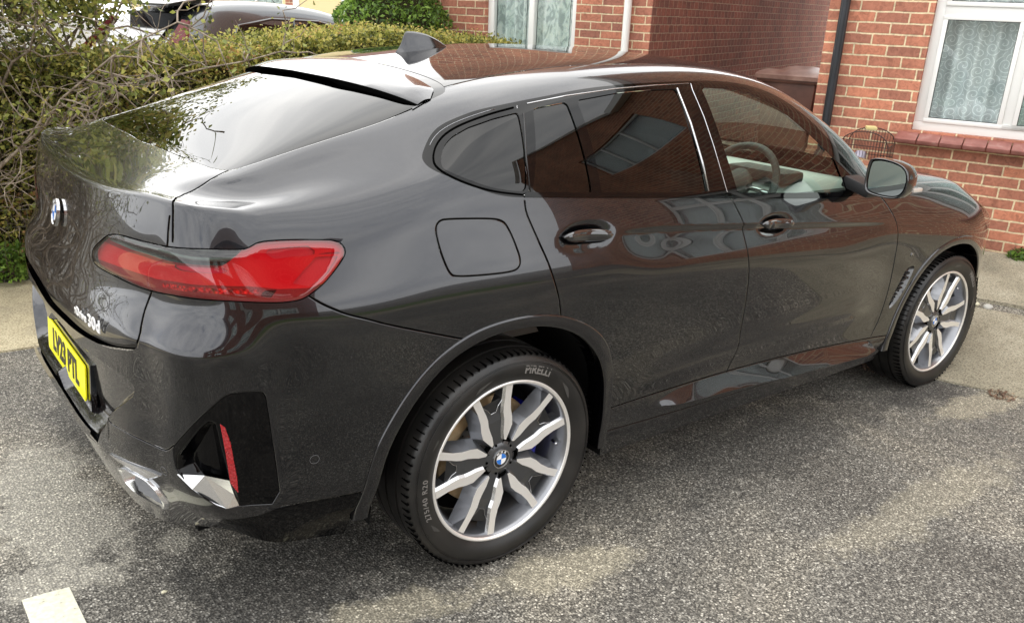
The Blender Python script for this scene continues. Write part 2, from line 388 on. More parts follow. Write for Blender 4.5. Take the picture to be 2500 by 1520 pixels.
# ------------------------------------------------------------------ cutting the body surface into panels
class Sh:            # triangle sheet with positions and shading normals
    def __init__(s,v,n,t): s.v=v;s.n=n;s.t=t
    def compact(s):
        if len(s.t)==0: return s
        u,inv=np.unique(s.t,return_inverse=True); return Sh(s.v[u],s.n[u],inv.reshape(-1,3))
    def split(s,phi):
        p=phi(s.v,s.n) if callable(phi) else phi
        p=np.where(np.abs(p)<1e-7,1e-7,p); ins=p<0; k=ins[s.t].sum(1)
        tin=s.t[k==3]; tout=s.t[k==0]; mixd=s.t[(k==1)|(k==2)]; km=k[(k==1)|(k==2)]
        if len(mixd)==0: return Sh(s.v,s.n,tin).compact(),Sh(s.v,s.n,tout).compact()
        im=ins[mixd]; lone=np.where(km==1,im.argmax(1),(~im).argmax(1)); r=np.arange(len(mixd))
        A=mixd[r,lone];B=mixd[r,(lone+1)%3];C_=mixd[r,(lone+2)%3]
        E1=np.sort(np.stack([A,B],1),1);E2=np.sort(np.stack([A,C_],1),1)
        key=np.vstack([E1,E2]); u,inv=np.unique(key,axis=0,return_inverse=True); inv=inv.ravel()
        a,b=u[:,0],u[:,1]; t=(p[a]/(p[a]-p[b]))[:,None]
        nv=s.v[a]+(s.v[b]-s.v[a])*t; nn=s.n[a]+(s.n[b]-s.n[a])*t; nn/=np.linalg.norm(nn,axis=1)[:,None]+1e-12
        off=len(s.v); m1=off+inv[:len(A)]; m2=off+inv[len(A):]
        T1=np.stack([A,m1,m2],1); T2=np.vstack([np.stack([m1,B,C_],1),np.stack([m1,C_,m2],1)])
        lin=km==1; l2=np.concatenate([lin,lin])
        V=np.vstack([s.v,nv]);Nn=np.vstack([s.n,nn])
        return (Sh(V,Nn,np.vstack([tin,T1[lin],T2[~l2]])).compact(), Sh(V,Nn,np.vstack([tout,T1[~lin],T2[l2]])).compact())
    def sel(s,f):
        c=s.v[s.t].mean(1); k=f(c); return Sh(s.v,s.n,s.t[k]).compact(),Sh(s.v,s.n,s.t[~k]).compact()
    def refine(s,mask_fn,times=2):
        r=s
        for _ in range(times):
            d=mask_fn(r.v); k=(d[r.t].min(1)<.014); T=r.t[k]
            if len(T)==0: return r
            E=np.sort(np.vstack([T[:,[0,1]],T[:,[1,2]],T[:,[2,0]]]),1); u,inv=np.unique(E,axis=0,return_inverse=True); inv=inv.ravel(); n=len(T); o=len(r.v)
            nv=(r.v[u[:,0]]+r.v[u[:,1]])/2; nn=r.n[u[:,0]]+r.n[u[:,1]]; nn/=np.linalg.norm(nn,axis=1)[:,None]+1e-12
            a,b,c=inv[:n]+o,inv[n:2*n]+o,inv[2*n:]+o
            T2=np.vstack([np.stack([T[:,0],a,c],1),np.stack([a,T[:,1],b],1),np.stack([c,b,T[:,2]],1),np.stack([a,b,c],1)])
            r=Sh(np.vstack([r.v,nv]),np.vstack([r.n,nn]),np.vstack([r.t[~k],T2]))
        return r
    def off(s,d):
        d=np.asarray(d); 
        if d.ndim: d=d[:,None]
        return Sh(s.v+s.n*d,s.n,s.t)
    def displace(s,d):   # displacement that changes the shading
        r=s.off(d); r.recalc(); return r
    def recalc(s):
        a,b,c=s.v[s.t[:,0]],s.v[s.t[:,1]],s.v[s.t[:,2]]; fn=np.cross(b-a,c-a); n=np.zeros_like(s.v)
        for i in range(3): np.add.at(n,s.t[:,i],fn)
        z=np.abs(s.v[:,1])<1e-5; n[z,1]=0
        l=np.linalg.norm(n,axis=1)[:,None]; s.n=np.where(l>1e-14,n/(l+1e-14),s.n)
    def mirror(s): return Sh(s.v*[1,-1,1],s.n*[1,-1,1],s.t[:,::-1])
def join(*S):
    v=[];n=[];t=[];k=0
    for s in S:
        v.append(s.v);n.append(s.n);t.append(s.t+k);k+=len(s.v)
    return Sh(np.vstack(v),np.vstack(n),np.vstack(t))
def sh_mesh(s):
    me=bpy.data.meshes.new('p'); nv,nt_=len(s.v),len(s.t)
    me.vertices.add(nv); me.vertices.foreach_set('co',s.v.ravel())
    me.loops.add(nt_*3); me.loops.foreach_set('vertex_index',s.t.ravel().astype(np.int32))
    me.polygons.add(nt_); me.polygons.foreach_set('loop_start',np.arange(0,nt_*3,3,dtype=np.int32)); me.polygons.foreach_set('loop_total',np.full(nt_,3,dtype=np.int32))
    me.update(calc_edges=True); me.validate(clean_customdata=False); me.shade_smooth()
    if len(me.vertices)==nv: me.normals_split_custom_set_from_vertices(s.n.tolist())
    return me
def part(name,s,m,parent,both=True,side=None):
    """both: right part and its mirrored twin as two objects; side='joined': one object across the middle"""
    if len(s.t)==0: print('EMPTY',name); return None
    if side=='joined': return obj(name,sh_mesh(join(s,s.mirror())),m,parent)
    o=obj(name,sh_mesh(s),m,parent)
    if both:
        pp=TWIN.get(parent,parent); o2=obj(name,sh_mesh(s.mirror()),m,pp); TWIN[o]=o2
    return o
TWIN={}
# projections
def pr_side(v): return np.stack([v[:,0],v[:,2]],1),(v[:,1]<-.55)&(v[:,0]>-.87)
def pr_cor(v): return np.stack([np.arctan2(-v[:,1]-.40,-(v[:,0]+.40))*.56,v[:,2]],1),(v[:,0]<-.40)&(v[:,1]<-.15)&(v[:,2]<1.18)
def pr_rear(v): return np.stack([-v[:,1],v[:,2]],1),(v[:,0]<-.70)&(v[:,2]<1.17)
def pr_top(v): return np.stack([v[:,0],-v[:,1]],1),(v[:,2]>1.12)
def pr_front(v): return np.stack([-v[:,1],v[:,2]],1),(v[:,0]>3.2)
def poly_sdf(P,Q):
    out=np.full(len(P),9.);
    lo=Q.min(0)-.06;hi=Q.max(0)+.06; k=((P>lo)&(P<hi)).all(1); p=P[k]
    if len(p)==0: return out
    d=np.full(len(p),9.); ins=np.zeros(len(p),bool); m=len(Q)
    for i in range(m):
        a=Q[i];b=Q[(i+1)%m]; ab=b-a; t=np.clip(((p-a)@ab)/(ab@ab+1e-14),0,1); d=np.minimum(d,np.linalg.norm(p-a-t[:,None]*ab,axis=1))
        c=((a[1]>p[:,1])!=(b[1]>p[:,1]))
        xx=a[0]+(p[:,1]-a[1])/(b[1]-a[1]+1e-14)*ab[0]; ins^=c&(p[:,0]<xx)
    out[k]=np.where(ins,-d,d); return out
def line_dist(P,Q):
    out=np.full(len(P),9.); lo=Q.min(0)-.05;hi=Q.max(0)+.05; k=((P>lo)&(P<hi)).all(1); p=P[k]
    d=np.full(len(p),9.)
    for a,b in zip(Q[:-1],Q[1:]):
        ab=b-a; t=np.clip(((p-a)@ab)/(ab@ab+1e-14),0,1); d=np.minimum(d,np.linalg.norm(p-a-t[:,None]*ab,axis=1))
    out[k]=d; return out
def curve3(pr,P):   # 3-D pick list (x,-w,z) -> projected curve
    return pr(np.array(P,float))[0]
def region(pr,P,sm=2,grow=0.,is3=True):
    Q=curve3(pr,P) if is3 else np.array(P,float)
    if sm: Q=chaikin(Q,sm)
    def f(v,n=None):
        p,ok=pr(v); d=poly_sdf(p,Q)-grow; return np.where(ok,d,9.)
    f.Q=Q; return f
def gapline(pr,P,hw=.0022,sm=2,is3=True):
    Q=curve3(pr,P) if is3 else np.array(P,float)
    if sm: Q=chaikin(Q,sm,False)
    def f(v,n=None,hw=hw):
        p,ok=pr(v); d=line_dist(p,Q)-hw; return np.where(ok,d,9.)
    f.Q=Q; f.hw=hw; return f
def smooth01(t): t=np.clip(t,0,1); return t*t*(3-2*t)
# ------------------------------------------------------------------ the parked car (nose along +X, rear axle at x=0, near flank at -Y)
car=empty('parked_car',(0,0,0)); tag(car,'dark grey metallic coupe SUV with a yellow rear number plate parked on the tarmac','car')
_co,_fv=subdiv(4)
_t=np.vstack([_fv[:,[0,1,2]],_fv[:,[0,2,3]]])
S=Sh(_co.copy(),np.zeros_like(_co),_t); S.recalc()
SIDE=lambda v:(v[:,1]<-.5)
# character line that starts at the rear handle, with the undercut below it
ZC=pch([.0,.30,1.07,1.4,2.2,2.6],[1.075,1.068,1.022,.995,.94,.92])
x,z=S.v[:,0],S.v[:,2]; tt=ZC(x)-z
amp=.015*smooth01((x-.36)/.30)*(1-smooth01((x-1.7)/.55))*SIDE(S.v)
S.v[:,1]+=amp*smooth01(tt/.014+.15)*(1-smooth01((tt-.02)/.15))
# soft swage low on the doors
zs=.50+.035*(x-.6); amp=.008*smooth01((x-.55)/.3)*(1-smooth01((x-1.95)/.3))*SIDE(S.v)
S.v[:,1]-=amp*np.exp(-((z-zs)/.05)**2)
# handle scoops
for hx,hz,rx,rz in ((.268,1.058,.122,.050),(1.272,1.006,.118,.046)):
    r2=((x-hx)/rx)**2+((z-hz)/rz)**2; S.v[:,1]+=np.where((r2<1)&SIDE(S.v),.020*np.clip(1-r2,0,1)**1.5,0)
# shoulder of the rear bumper under the lamp
S.recalc()
SHELL_BVH=BVHTree.FromPolygons(S.v.tolist(),S.t.tolist())
def surf_w(x,z):
    h=SHELL_BVH.ray_cast(Vector((x,-2,z)),Vector((0,1,0))); return -h[0].y if h[0] is not None else .9
def surf_x(w,z):
    h=SHELL_BVH.ray_cast(Vector((-3,-w,z)),Vector((1,0,0))); return (h[0].x,h[1]) if h[0] is not None else (-1,Vector((-1,0,0)))
def surf_z(x,w):
    h=SHELL_BVH.ray_cast(Vector((x,-w,3)),Vector((0,0,-1))); return h[0].z

ARO=[(-.515,.30),(-.494,.396),(-.46,.535),(-.392,.66),(-.306,.755),(-.202,.817),(-.091,.845),(.046,.848),(.173,.824),(.297,.770),(.387,.695),(.443,.583),(.462,.454),(.462,.28)]
ARI=[(-.468,.30),(-.452,.376),(-.420,.52),(-.348,.650),(-.254,.745),(-.139,.797),(-.02,.812),(.117,.797),(.247,.743),(.347,.655),(.400,.560),(.420,.460),(.425,.37),(.425,.28)]
AFO=[(2.345,.28),(2.368,.411),(2.404,.534),(2.469,.660),(2.568,.745),(2.674,.791),(2.799,.815),(2.908,.814),(3.057,.780),(3.20,.695),(3.30,.56),(3.335,.42),(3.345,.28)]
AFI=[(2.395,.28),(2.405,.40),(2.433,.517),(2.498,.640),(2.598,.725),(2.719,.768),(2.86,.776),(2.985,.752),(3.115,.685),(3.21,.585),(3.265,.47),(3.29,.38),(3.30,.28)]
def closed_down(P): return [(P[0][0],.05)]+P+[(P[-1][0],.05)]
def arch_region(P):
    Q=np.vstack([[P[0][0],.0],crom(P,6),[P[-1][0],.0]])
    def f(v,n=None):
        p,ok=pr_side(v); ok=(v[:,1]<-.3); return np.where(ok,poly_sdf(p,Q),9.)
    return f
_,S=S.split(arch_region(ARO)); _,S=S.split(arch_region(AFO))
# ---- lamps
LAMP=[(-1.01,-.367,1.025),(-1.007,-.388,1.039),(-1.003,-.417,1.055),(-.999,-.442,1.069),(-.994,-.469,1.083),(-.99,-.493,1.091),(-.985,-.52,1.097),(-.976,-.563,1.102),(-.964,-.612,1.104),(-.948,-.663,1.105),(-.934,-.709,1.108),(-.923,-.743,1.11),(-.91,-.772,1.113),(-.896,-.795,1.115),(-.876,-.816,1.117),(-.854,-.829,1.117),(-.817,-.841,1.114),(-.781,-.847,1.112),(-.768,-.847,1.115),(-.753,-.845,1.122),(-.739,-.845,1.126),(-.719,-.847,1.127),(-.691,-.851,1.127),(-.649,-.859,1.126),(-.607,-.867,1.123),(-.572,-.873,1.121),(-.552,-.878,1.117),(-.54,-.882,1.109),(-.533,-.887,1.097),(-.534,-.892,1.083),(-.545,-.895,1.068),(-.566,-.899,1.046),(-.594,-.903,1.021),(-.614,-.905,1.007),(-.631,-.906,.998),(-.647,-.907,.989),(-.665,-.906,.983),(-.688,-.903,.981),(-.716,-.899,.981),(-.756,-.891,.985),(-.795,-.881,.99),(-.844,-.862,.995),(-.887,-.826,.995),(-.921,-.762,.99),(-.947,-.686,.982),(-.969,-.625,.982),(-.987,-.557,.984),(-1.0,-.487,.985),(-1.009,-.419,.984),(-1.013,-.38,.987),(-1.012,-.364,1.0),(-1.011,-.361,1.013)]
LGREY=[(-1.0,-.439,1.065),(-.993,-.476,1.083),(-.985,-.52,1.095),(-.976,-.564,1.1),(-.964,-.612,1.102),(-.949,-.663,1.104),(-.935,-.709,1.106),(-.923,-.743,1.109),(-.911,-.772,1.111),(-.896,-.795,1.114),(-.876,-.816,1.115),(-.854,-.83,1.115),(-.817,-.842,1.113),(-.784,-.847,1.11),(-.804,-.849,1.096),(-.822,-.85,1.083),(-.841,-.848,1.073),(-.873,-.832,1.075),(-.901,-.803,1.074),(-.917,-.775,1.072),(-.93,-.739,1.069),(-.943,-.693,1.067),(-.96,-.638,1.068),(-.974,-.588,1.066),(-.987,-.528,1.066),(-.995,-.473,1.065)]
lampf=region(pr_cor,LAMP,1)
lamp,S=S.split(lampf)
# ---- side glass area
DLO=[(.983,1.122),(.50,1.157),(.029,1.190),(-.041,1.198),(-.107,1.216),(-.195,1.252),(-.251,1.274),(-.262,1.298),(-.239,1.323),(-.201,1.358),(-.165,1.380),(-.116,1.399),(-.042,1.421),(.033,1.434),(.128,1.449),(.226,1.463),(.381,1.485),(.548,1.499),(.728,1.509),(.924,1.517),(1.105,1.519),(1.251,1.511),(1.412,1.486),(1.549,1.440),(1.657,1.381),(1.762,1.306),(1.850,1.238),(1.925,1.175),(1.985,1.118),(1.93,1.081),(1.794,1.069),(1.37,1.096)]
def side2(P,sm=2,grow=0.):
    return region(pr_side,P,sm,grow,is3=False)
dlo,S=S.split(side2(DLO))
QG=[(.094,1.418),(0,1.401),(-.09,1.378),(-.147,1.355),(-.181,1.333),(-.207,1.303),(-.219,1.278),(-.181,1.260),(-.131,1.241),(-.075,1.223),(.005,1.209),(.042,1.208)]
R1=[(.153,1.428),(.293,1.447),(.304,1.187),(.066,1.203)]
R2=[(.337,1.452),(.529,1.475),(.70,1.486),(.832,1.490),(.845,1.40),(.868,1.152),(.60,1.168),(.346,1.184)]
FG=[(.975,1.494),(1.159,1.491),(1.299,1.470),(1.445,1.421),(1.563,1.353),(1.677,1.281),(1.765,1.217),(1.800,1.093),(1.45,1.112),(1.045,1.139),(1.012,1.28)]
def rp(P,k=.012,closed=True):  # slightly rounded polygon
    P=np.array(P,float); out=[]
    n=len(P)
    for i in range(n):
        a,b,c=P[i-1],P[i],P[(i+1)%n]; da=(a-b)/np.linalg.norm(a-b); dc=(c-b)/np.linalg.norm(c-b)
        ka=min(k,np.linalg.norm(a-b)*.4); kc=min(k,np.linalg.norm(c-b)*.4)
        for t in (0,.25,.5,.75,1): out.append((b+da*ka)*(1-t)**2+b*2*t*(1-t)+(b+dc*kc)*t*t)
    return np.array(out)
panes=[]
for nm,P,m in (('quarter_window',QG,'privacy'),('rear_door_window',R1,'privacy'),('rear_door_window',R2,'privacy'),('front_door_window',FG,'clear')):
    g,dlo=dlo.split(side2(rp(P),0)); panes.append((nm,g,m))
# frame around the quarter window gets a satin bead; split off the belt strip as well
BELT=[(.033,1.205),(.97,1.145),(1.9,1.083),(1.95,1.05),(.98,1.10),(.033,1.17)]
belt,dlo=dlo.split(side2(BELT,0))
# ---- rear window
RG=[(-.768,-.1),(-.768,0),(-.760,.136),(-.757,.30),(-.755,.413),(-.749,.53),(-.738,.590),(-.716,.621),(-.68,.627),(-.60,.628),(-.464,.637),(-.30,.645),(-.12,.645),(-.06,.63),(-.04,.5),(-.04,-.1)]
rearglass,S=S.split(region(pr_top,RG,2,is3=False))
# ---- roof panel between the seams
RF=[(-.055,-.1),(-.055,.585),(.19,.603),(.49,.607),(.93,.608),(1.25,.607),(1.50,.610),(1.62,.60),(1.46,.52),(1.385,.3),(1.375,-.1)]
SEAM=gapline(pr_top,[(-.10,.60),(.0,.600),(.19,.603),(.49,.607),(.93,.608),(1.25,.607),(1.50,.612),(1.8,.625),(2.05,.665)],.0022,2,False)
# windscreen
WS=[(1.40,-.1),(1.41,.3),(1.49,.52),(1.60,.575),(1.8,.60),(2.0,.64),(2.13,.66),(2.20,.64),(2.28,.45),(2.32,.2),(2.33,-.1)]
screen,S=S.split(region(pr_top,WS,2,is3=False))
# ---- black strip between tailgate and bumper
LB=[(-.05,.818),(.152,.821),(.355,.829),(.475,.829),(.546,.831),(.606,.838),(.66,.849),(.695,.862),(.705,.857),(.684,.841),(.658,.832),(.622,.825),(.56,.813),(.488,.807),(.399,.799),(.234,.787),(.026,.777),(-.05,.777)]
strip,S=S.split(region(pr_rear,LB,1,is3=False))
# ---- plate recess
PRC=[(-.05,.765),(.387,.765),(.543,.762),(.62,.753),(.655,.742),(.656,.712),(.638,.690),(.524,.606),(.500,.570),(.46,.530),(.42,.512),(-.05,.512)]
prf=region(pr_rear,PRC,1,is3=False)
recess,S=S.split(prf)
d=-prf(recess.v); recess=recess.displace(-.046*smooth01(d/.026))
# ---- black corner pocket with the reflector
PK=[(-.957,-.787,.58),(-.957,-.788,.609),(-.948,-.808,.634),(-.913,-.859,.703),(-.872,-.888,.754),(-.854,-.894,.768),(-.822,-.899,.769),(-.788,-.9,.764),(-.771,-.901,.76),(-.763,-.9,.751),(-.759,-.9,.731),(-.74,-.892,.578),(-.722,-.885,.421),(-.828,-.88,.449),(-.859,-.869,.443),(-.881,-.861,.455),(-.952,-.788,.533)]
pkf=region(pr_cor,PK,1)
pocket,S=S.split(pkf)
# the recess inside the pocket (its floor is the bright sloping shelf)
PR=[(-.953,-.787,.534),(-.955,-.793,.583),(-.947,-.81,.609),(-.899,-.87,.703),(-.881,-.88,.697),(-.874,-.882,.682),(-.865,-.883,.626),(-.834,-.883,.485),(-.83,-.879,.447),(-.859,-.869,.443),(-.884,-.86,.457)]
pkr=region(pr_cor,PR,1); pocket=pocket.refine(lambda v:np.maximum(pkr(v)*-1,0)-.012,2)
dd=np.clip(-pkr(pocket.v),0,1); pocket=pocket.displace(-.040*smooth01(dd/.020))
# ---- black lower valance at the rear corner
val,S=S.split(side2([(-.90,.400),(-.78,.402),(-.72,.410),(-.60,.403),(-.47,.392),(-.47,.1),(-.90,.1)],0))
# ---- lower black diffuser zone
DF=[(-.05,.512),(.42,.512),(.46,.530),(.500,.520),(.54,.512),(.70,.500),(.735,.470),(.76,.42),(.80,.395),(.86,.40),(.95,.40),(.95,.1),(-.05,.1)]
dff=region(pr_rear,DF,0,is3=False)
diffuser,S=S.split(dff)
EXH_=[(.530,.452),(.560,.462),(.66,.462),(.690,.420),(.695,.395),(.68,.375),(.58,.388),(.54,.41)]
dd=np.clip(-region(pr_rear,EXH_,1,is3=False)(diffuser.v),0,1); dd2=np.clip(-region(pr_rear,[(-.1,.44),(.42,.44),(.38,.33),(-.1,.33)],1,is3=False)(diffuser.v),0,1)
diffuser=diffuser.displace(-.03*smooth01(dd/.02)-.03*smooth01(dd2/.03))
# ---- side skirt insert
SI=[(.640,.392),(.698,.411),(.903,.421),(1.09,.421),(1.461,.410),(1.82,.396),(2.178,.366),(2.222,.352),(2.222,.308),(1.854,.322),(1.482,.338),(1.141,.350),(.857,.363),(.704,.375)]
sif=side2(SI,1)
insert,S=S.split(sif)
zz=insert.v[:,2]; xx=insert.v[:,0]; zb=np.interp(xx,[.64,.857,1.14,1.48,1.85,2.22],[.385,.361,.350,.337,.322,.308]); zt=np.interp(xx,[.64,.9,1.09,1.46,1.82,2.22],[.392,.421,.421,.41,.396,.354])
u_=np.clip((zz-zb)/np.maximum(zt-zb,.01),0,1); ramp_=smooth01((xx-.66)/.2)
insert.v[:,1]-=((.030+.022*smooth01((xx-1.1)/.5))*(1-u_)-.004)*ramp_; insert.recalc()
# ---- vent slot on the front wing
VT=[(2.368,.702),(2.424,.712),(2.446,.700),(2.392,.570),(2.325,.500),(2.306,.512),(2.306,.545),(2.334,.619)]
vent,S=S.split(side2(VT,1)); dd=-side2(VT,1)(vent.v); vent=vent.displace(-.03*smooth01(dd/.012))
# ---- head lamp
HL=[(3.08,.955),(3.17,.935),(3.35,.90),(3.47,.86),(3.40,.79),(3.27,.775),(3.19,.80),(3.14,.87)]
def pr_hl(v): return np.stack([v[:,0],v[:,2]],1),(v[:,1]<-.45)&(v[:,0]>3.0)
headl,S=S.split(region(pr_hl,HL,2,is3=False))
GR=[(-.1,.84),(.18,.85),(.34,.82),(.38,.70),(.30,.58),(-.1,.56)]
grille,S=S.split(region(pr_front,GR,2,is3=False)); dd=-region(pr_front,GR,2,is3=False)(grille.v); grille=grille.displace(-.03*smooth01(dd/.02))
# ---- gap lines
RDR=[(.033,-.9,1.18),(.033,-.91,1.149),(.051,-.921,1.107),(.078,-.935,1.049),(.101,-.946,1.001),(.132,-.956,.923),(.149,-.956,.882),(.168,-.955,.80)]
DSP=[(.990,-.896,1.150),(.998,-.893,1.128),(1.03,-.908,1.083),(1.066,-.921,1.032),(1.085,-.938,.963),(1.108,-.941,.872),(1.136,-.932,.791),(1.154,-.92,.685),(1.163,-.911,.594),(1.160,-.905,.511),(1.133,-.904,.448),(1.108,-.906,.40)]
FDF=[(2.05,-.90,1.075),(2.096,-.896,1.042),(2.143,-.911,.999),(2.180,-.925,.954),(2.205,-.933,.90),(2.235,-.933,.80),(2.258,-.925,.676),(2.266,-.916,.561),(2.252,-.911,.454),(2.206,-.911,.384)]
SILL=[(.44,-.92,.430),(.686,-.913,.430),(1.089,-.906,.428),(1.459,-.905,.418),(1.8,-.907,.402),(2.176,-.911,.378),(2.394,-.915,.359)]
SL2=[(.44,-.914,.340),(.818,-.904,.322),(1.2,-.9,.312),(1.582,-.89,.303),(2.2,-.88,.290),(2.40,-.872,.285)]
FUEL=[(-.278,1.129),(-.265,1.147),(-.24,1.151),(-.087,1.141),(-.052,1.131),(-.036,1.110),(-.016,1.064),(-.002,1.020),(-.008,.998),(-.034,.988),(-.128,.990),(-.228,.996),(-.246,1.007),(-.260,1.039),(-.274,1.087)]
def closed(P): return list(P)+[P[0]]
LSA=[(-.641,-.909,.990),(-.618,-.916,.972),(-.589,-.923,.955),(-.548,-.931,.934),(-.493,-.937,.915),(-.435,-.942,.892),(-.31,-.949,.850),(-.19,-.953,.810)]
LID_T=[(-.726,.617),(-.795,.632),(-.87,.662),(-.902,.732),(-.915,.755)]
LID_C=[(-0.9,-0.732,1.225),(-0.908,-0.728,1.191),(-0.914,-0.731,1.164),(-0.919,-0.735,1.138),(-0.923,-0.74,1.116),(-0.928,-0.737,1.093),(-0.931,-0.734,1.072),(-0.94,-0.706,1.061),(-0.949,-0.674,1.046),(-0.952,-0.665,1.023),(-0.952,-0.668,0.998),(-0.95,-0.678,0.984),(-0.96,-0.671,0.956),(-0.971,-0.673,0.932),(-0.983,-0.686,0.906),(-0.993,-0.704,0.882),(-1.001,-0.699,0.855)]
BMP=[(-1.044,-.524,.604),(-1.044,-.524,.586),(-.968,-.759,.586),(-.960,-.775,.600)]
BMP2=[(-1.044,-.520,.586),(-1.044,-.508,.50)]
gl=[gapline(pr_top,[(-.768,-.1),(-.768,0),(-.760,.136),(-.757,.30),(-.755,.413),(-.749,.53),(-.738,.590),(-.716,.621),(-.68,.627),(-.60,.628),(-.464,.637),(-.30,.645),(-.20,.648)],.0028,2,False),gapline(pr_side,RDR),gapline(pr_side,DSP),gapline(pr_side,FDF),gapline(pr_side,SILL,.0018),gapline(pr_side,SL2,.0014),
    gapline(pr_side,closed(np.vstack([chaikin(FUEL,2)])),.0019,0,False),gapline(pr_side,LSA,.0022),gapline(pr_cor,closed([tuple(q) for q in PK]),.0012,1),
    gapline(pr_top,LID_T,.0024,1,False),gapline(pr_cor,LID_C,.0024,1),gapline(pr_rear,[(.524,.606),(.524,.588),(.58,.592),(.655,.590),(.739,.586),(.765,.591),(.790,.614)],.0018,1,False),gapline(pr_rear,[(.517,.586),(.500,.52)],.0016,0,False),
    SEAM,gapline(pr_top,[(-.09,.60),(-.12,.628),(-.16,.648),(-.20,.655)],.0022,1,False),
    gapline(pr_side,[(3.335,.62),(3.345,.70),(3.36,.80)],.0018,1,False),gapline(pr_side,[(-.722,.412),(-.60,.404),(-.49,.395)],.0016,0,False),
    gapline(pr_top,[(2.08,.845),(2.4,.835),(2.8,.80),(3.05,.76),(3.3,.69),(3.38,.60),(3.44,.3),(3.46,-.1)],.0022,2,False),
    gapline(pr_top,[(1.36,-.1),(1.37,.3),(1.42,.50),(1.46,.606)],.003,1,False)]
def allgaps(v,hw):
    d=np.full(len(v),9.)
    for g in gl: d=np.minimum(d,g(v,None,g.hw+hw)) if True else d
    return d
def cutgaps(s,edge=.0022):
    """open the gap, leave a sunk black liner behind it and roll the panel edges over"""
    s=s.refine(lambda v:allgaps(v,0.),3)
    lin,_=s.split(allgaps(s.v,.004)); lin=lin.off(-.006)
    _,s2=s.split(allgaps(s.v,0.))
    rim,flat=s2.split(allgaps(s2.v,edge))
    # turn the shading normals of the outermost edge
    dv=allgaps(rim.v,0.); e=1e-3; g=np.zeros_like(rim.v)
    for i in range(3):
        o=np.zeros(3); o[i]=e; a=allgaps(rim.v+o,0.); b=allgaps(rim.v-o,0.); dd_=(a-b)/(2*e); g[:,i]=np.where(np.abs(dd_)<3,dd_,0)
    k=np.clip(1-dv/edge,0,1)[:,None]; n=rim.n-g*k*1.1; n/=np.linalg.norm(n,axis=1)[:,None]; rim.n=n
    return join(flat,rim),lin
lamp_cut,lamp_lin=cutgaps(lamp,.001)
S,liner=cutgaps(S)
liner2=None
# ---- classify painted panels
c_rear_x=lambda z:np.interp(z,[.80,.882,.923,1.001,1.049,1.107,1.149,1.19],[.168,.149,.132,.101,.078,.051,.033,.033])
c_split=lambda z:np.interp(z,[.40,.448,.511,.594,.685,.791,.872,.963,1.032,1.083,1.128,1.16],[1.108,1.133,1.160,1.163,1.154,1.136,1.108,1.085,1.066,1.03,.998,.985])
c_front=lambda z:np.interp(z,[.384,.454,.561,.676,.80,.90,.954,.999,1.042,1.08],[2.206,2.252,2.266,2.258,2.235,2.205,2.180,2.143,2.096,2.05])
c_sill=lambda x:np.interp(x,[.44,.686,1.089,1.459,1.8,2.176,2.394],[.430,.430,.428,.418,.402,.378,.359])
flank_=lambda c:(c[:,1]<-.7)&(c[:,2]>c_sill(c[:,0]))&(c[:,2]<1.205)
rear_door,S=S.sel(lambda c:flank_(c)&(c[:,0]>c_rear_x(c[:,2]))&(c[:,0]<c_split(c[:,2]))&(c[:,2]<1.2-.06*(c[:,0]-.03)))
front_door,S=S.sel(lambda c:flank_(c)&(c[:,0]>c_split(c[:,2]))&(c[:,0]<c_front(c[:,2]))&(c[:,2]<1.14-.06*(c[:,0]-.98)))
FQ=chaikin(FUEL,2)
flap,S=S.sel(lambda c:(c[:,1]<-.7)&(poly_sdf(c[:,[0,2]],FQ)<0))
lidw=lambda z:np.interp(z,[.80,.855,.882,.906,.932,.956,.984,.998,1.023,1.046,1.061,1.072,1.116,1.164,1.191,1.209],[.699,.699,.704,.686,.673,.671,.678,.668,.665,.674,.706,.735,.740,.731,.728,.735])
_lt=lambda c:np.interp(c[:,0],[-.93,-.902,-.87,-.795,-.726],[.75,.732,.662,.632,.617])
lid,S=S.sel(lambda c:((c[:,0]<-.79)&(c[:,2]>np.interp(-c[:,1],[0,.4,.56,.66,.70],[.796,.816,.822,.840,.857]))&(-c[:,1]<np.where(c[:,2]>1.195,_lt(c),lidw(c[:,2]))))|((c[:,0]<-.70)&(c[:,2]>1.195)&(-c[:,1]<_lt(c))))
bumpz=lambda x:np.interp(x,[-1.1,-.67,-.638,-.618,-.589,-.545,-.493,-.435],[1.0,1.0,.986,.972,.955,.934,.915,.892])
bumper,S=S.sel(lambda c:(c[:,0]<-.46)&(c[:,2]<bumpz(c[:,0])))
roofp,S=S.sel(lambda c:(c[:,2]>1.42)&(-c[:,1]<.609)&(c[:,0]>-.07)&(c[:,0]<1.42))
bonnet,S=S.sel(lambda c:(c[:,0]>2.05)&(c[:,2]>.93)&(-c[:,1]<np.interp(c[:,0],[2.08,2.4,2.8,3.05,3.3,3.38,3.44,3.46],[.845,.835,.80,.76,.69,.60,.3,0])))
P_=M['paint']
body=part('body',S,P_,car,both=False,side='joined')
part('panel_gap_liner',liner,M['gap'],body,False,'joined')
tg=part('tailgate',lid,P_,car,False,'joined'); part('rear_window',rearglass.off(-.001),M['rear_glass'],tg,False,'joined')
part('tailgate_strip',strip.off(-.010),M['piano'],tg,False,'joined')
bp_=part('rear_bumper',bumper,P_,car,False,'joined'); part('plate_recess',recess,P_,bp_,False,'joined')
part('lower_valance',val,M['piano'],bp_); part('diffuser',diffuser,M['gloss_black'],bp_,False,'joined'); part('corner_pocket',pocket,M['piano'],bp_)
part('bonnet',bonnet,P_,car,False,'joined'); part('roof_panel',roofp,M['roof'],car,False,'joined')
rd=part('rear_door',rear_door,P_,car); fd=part('front_door',front_door,P_,car); part('fuel_flap',flap,P_,car,False)
_left=flap.mirror(); part('body_patch',_left,P_,body,False)
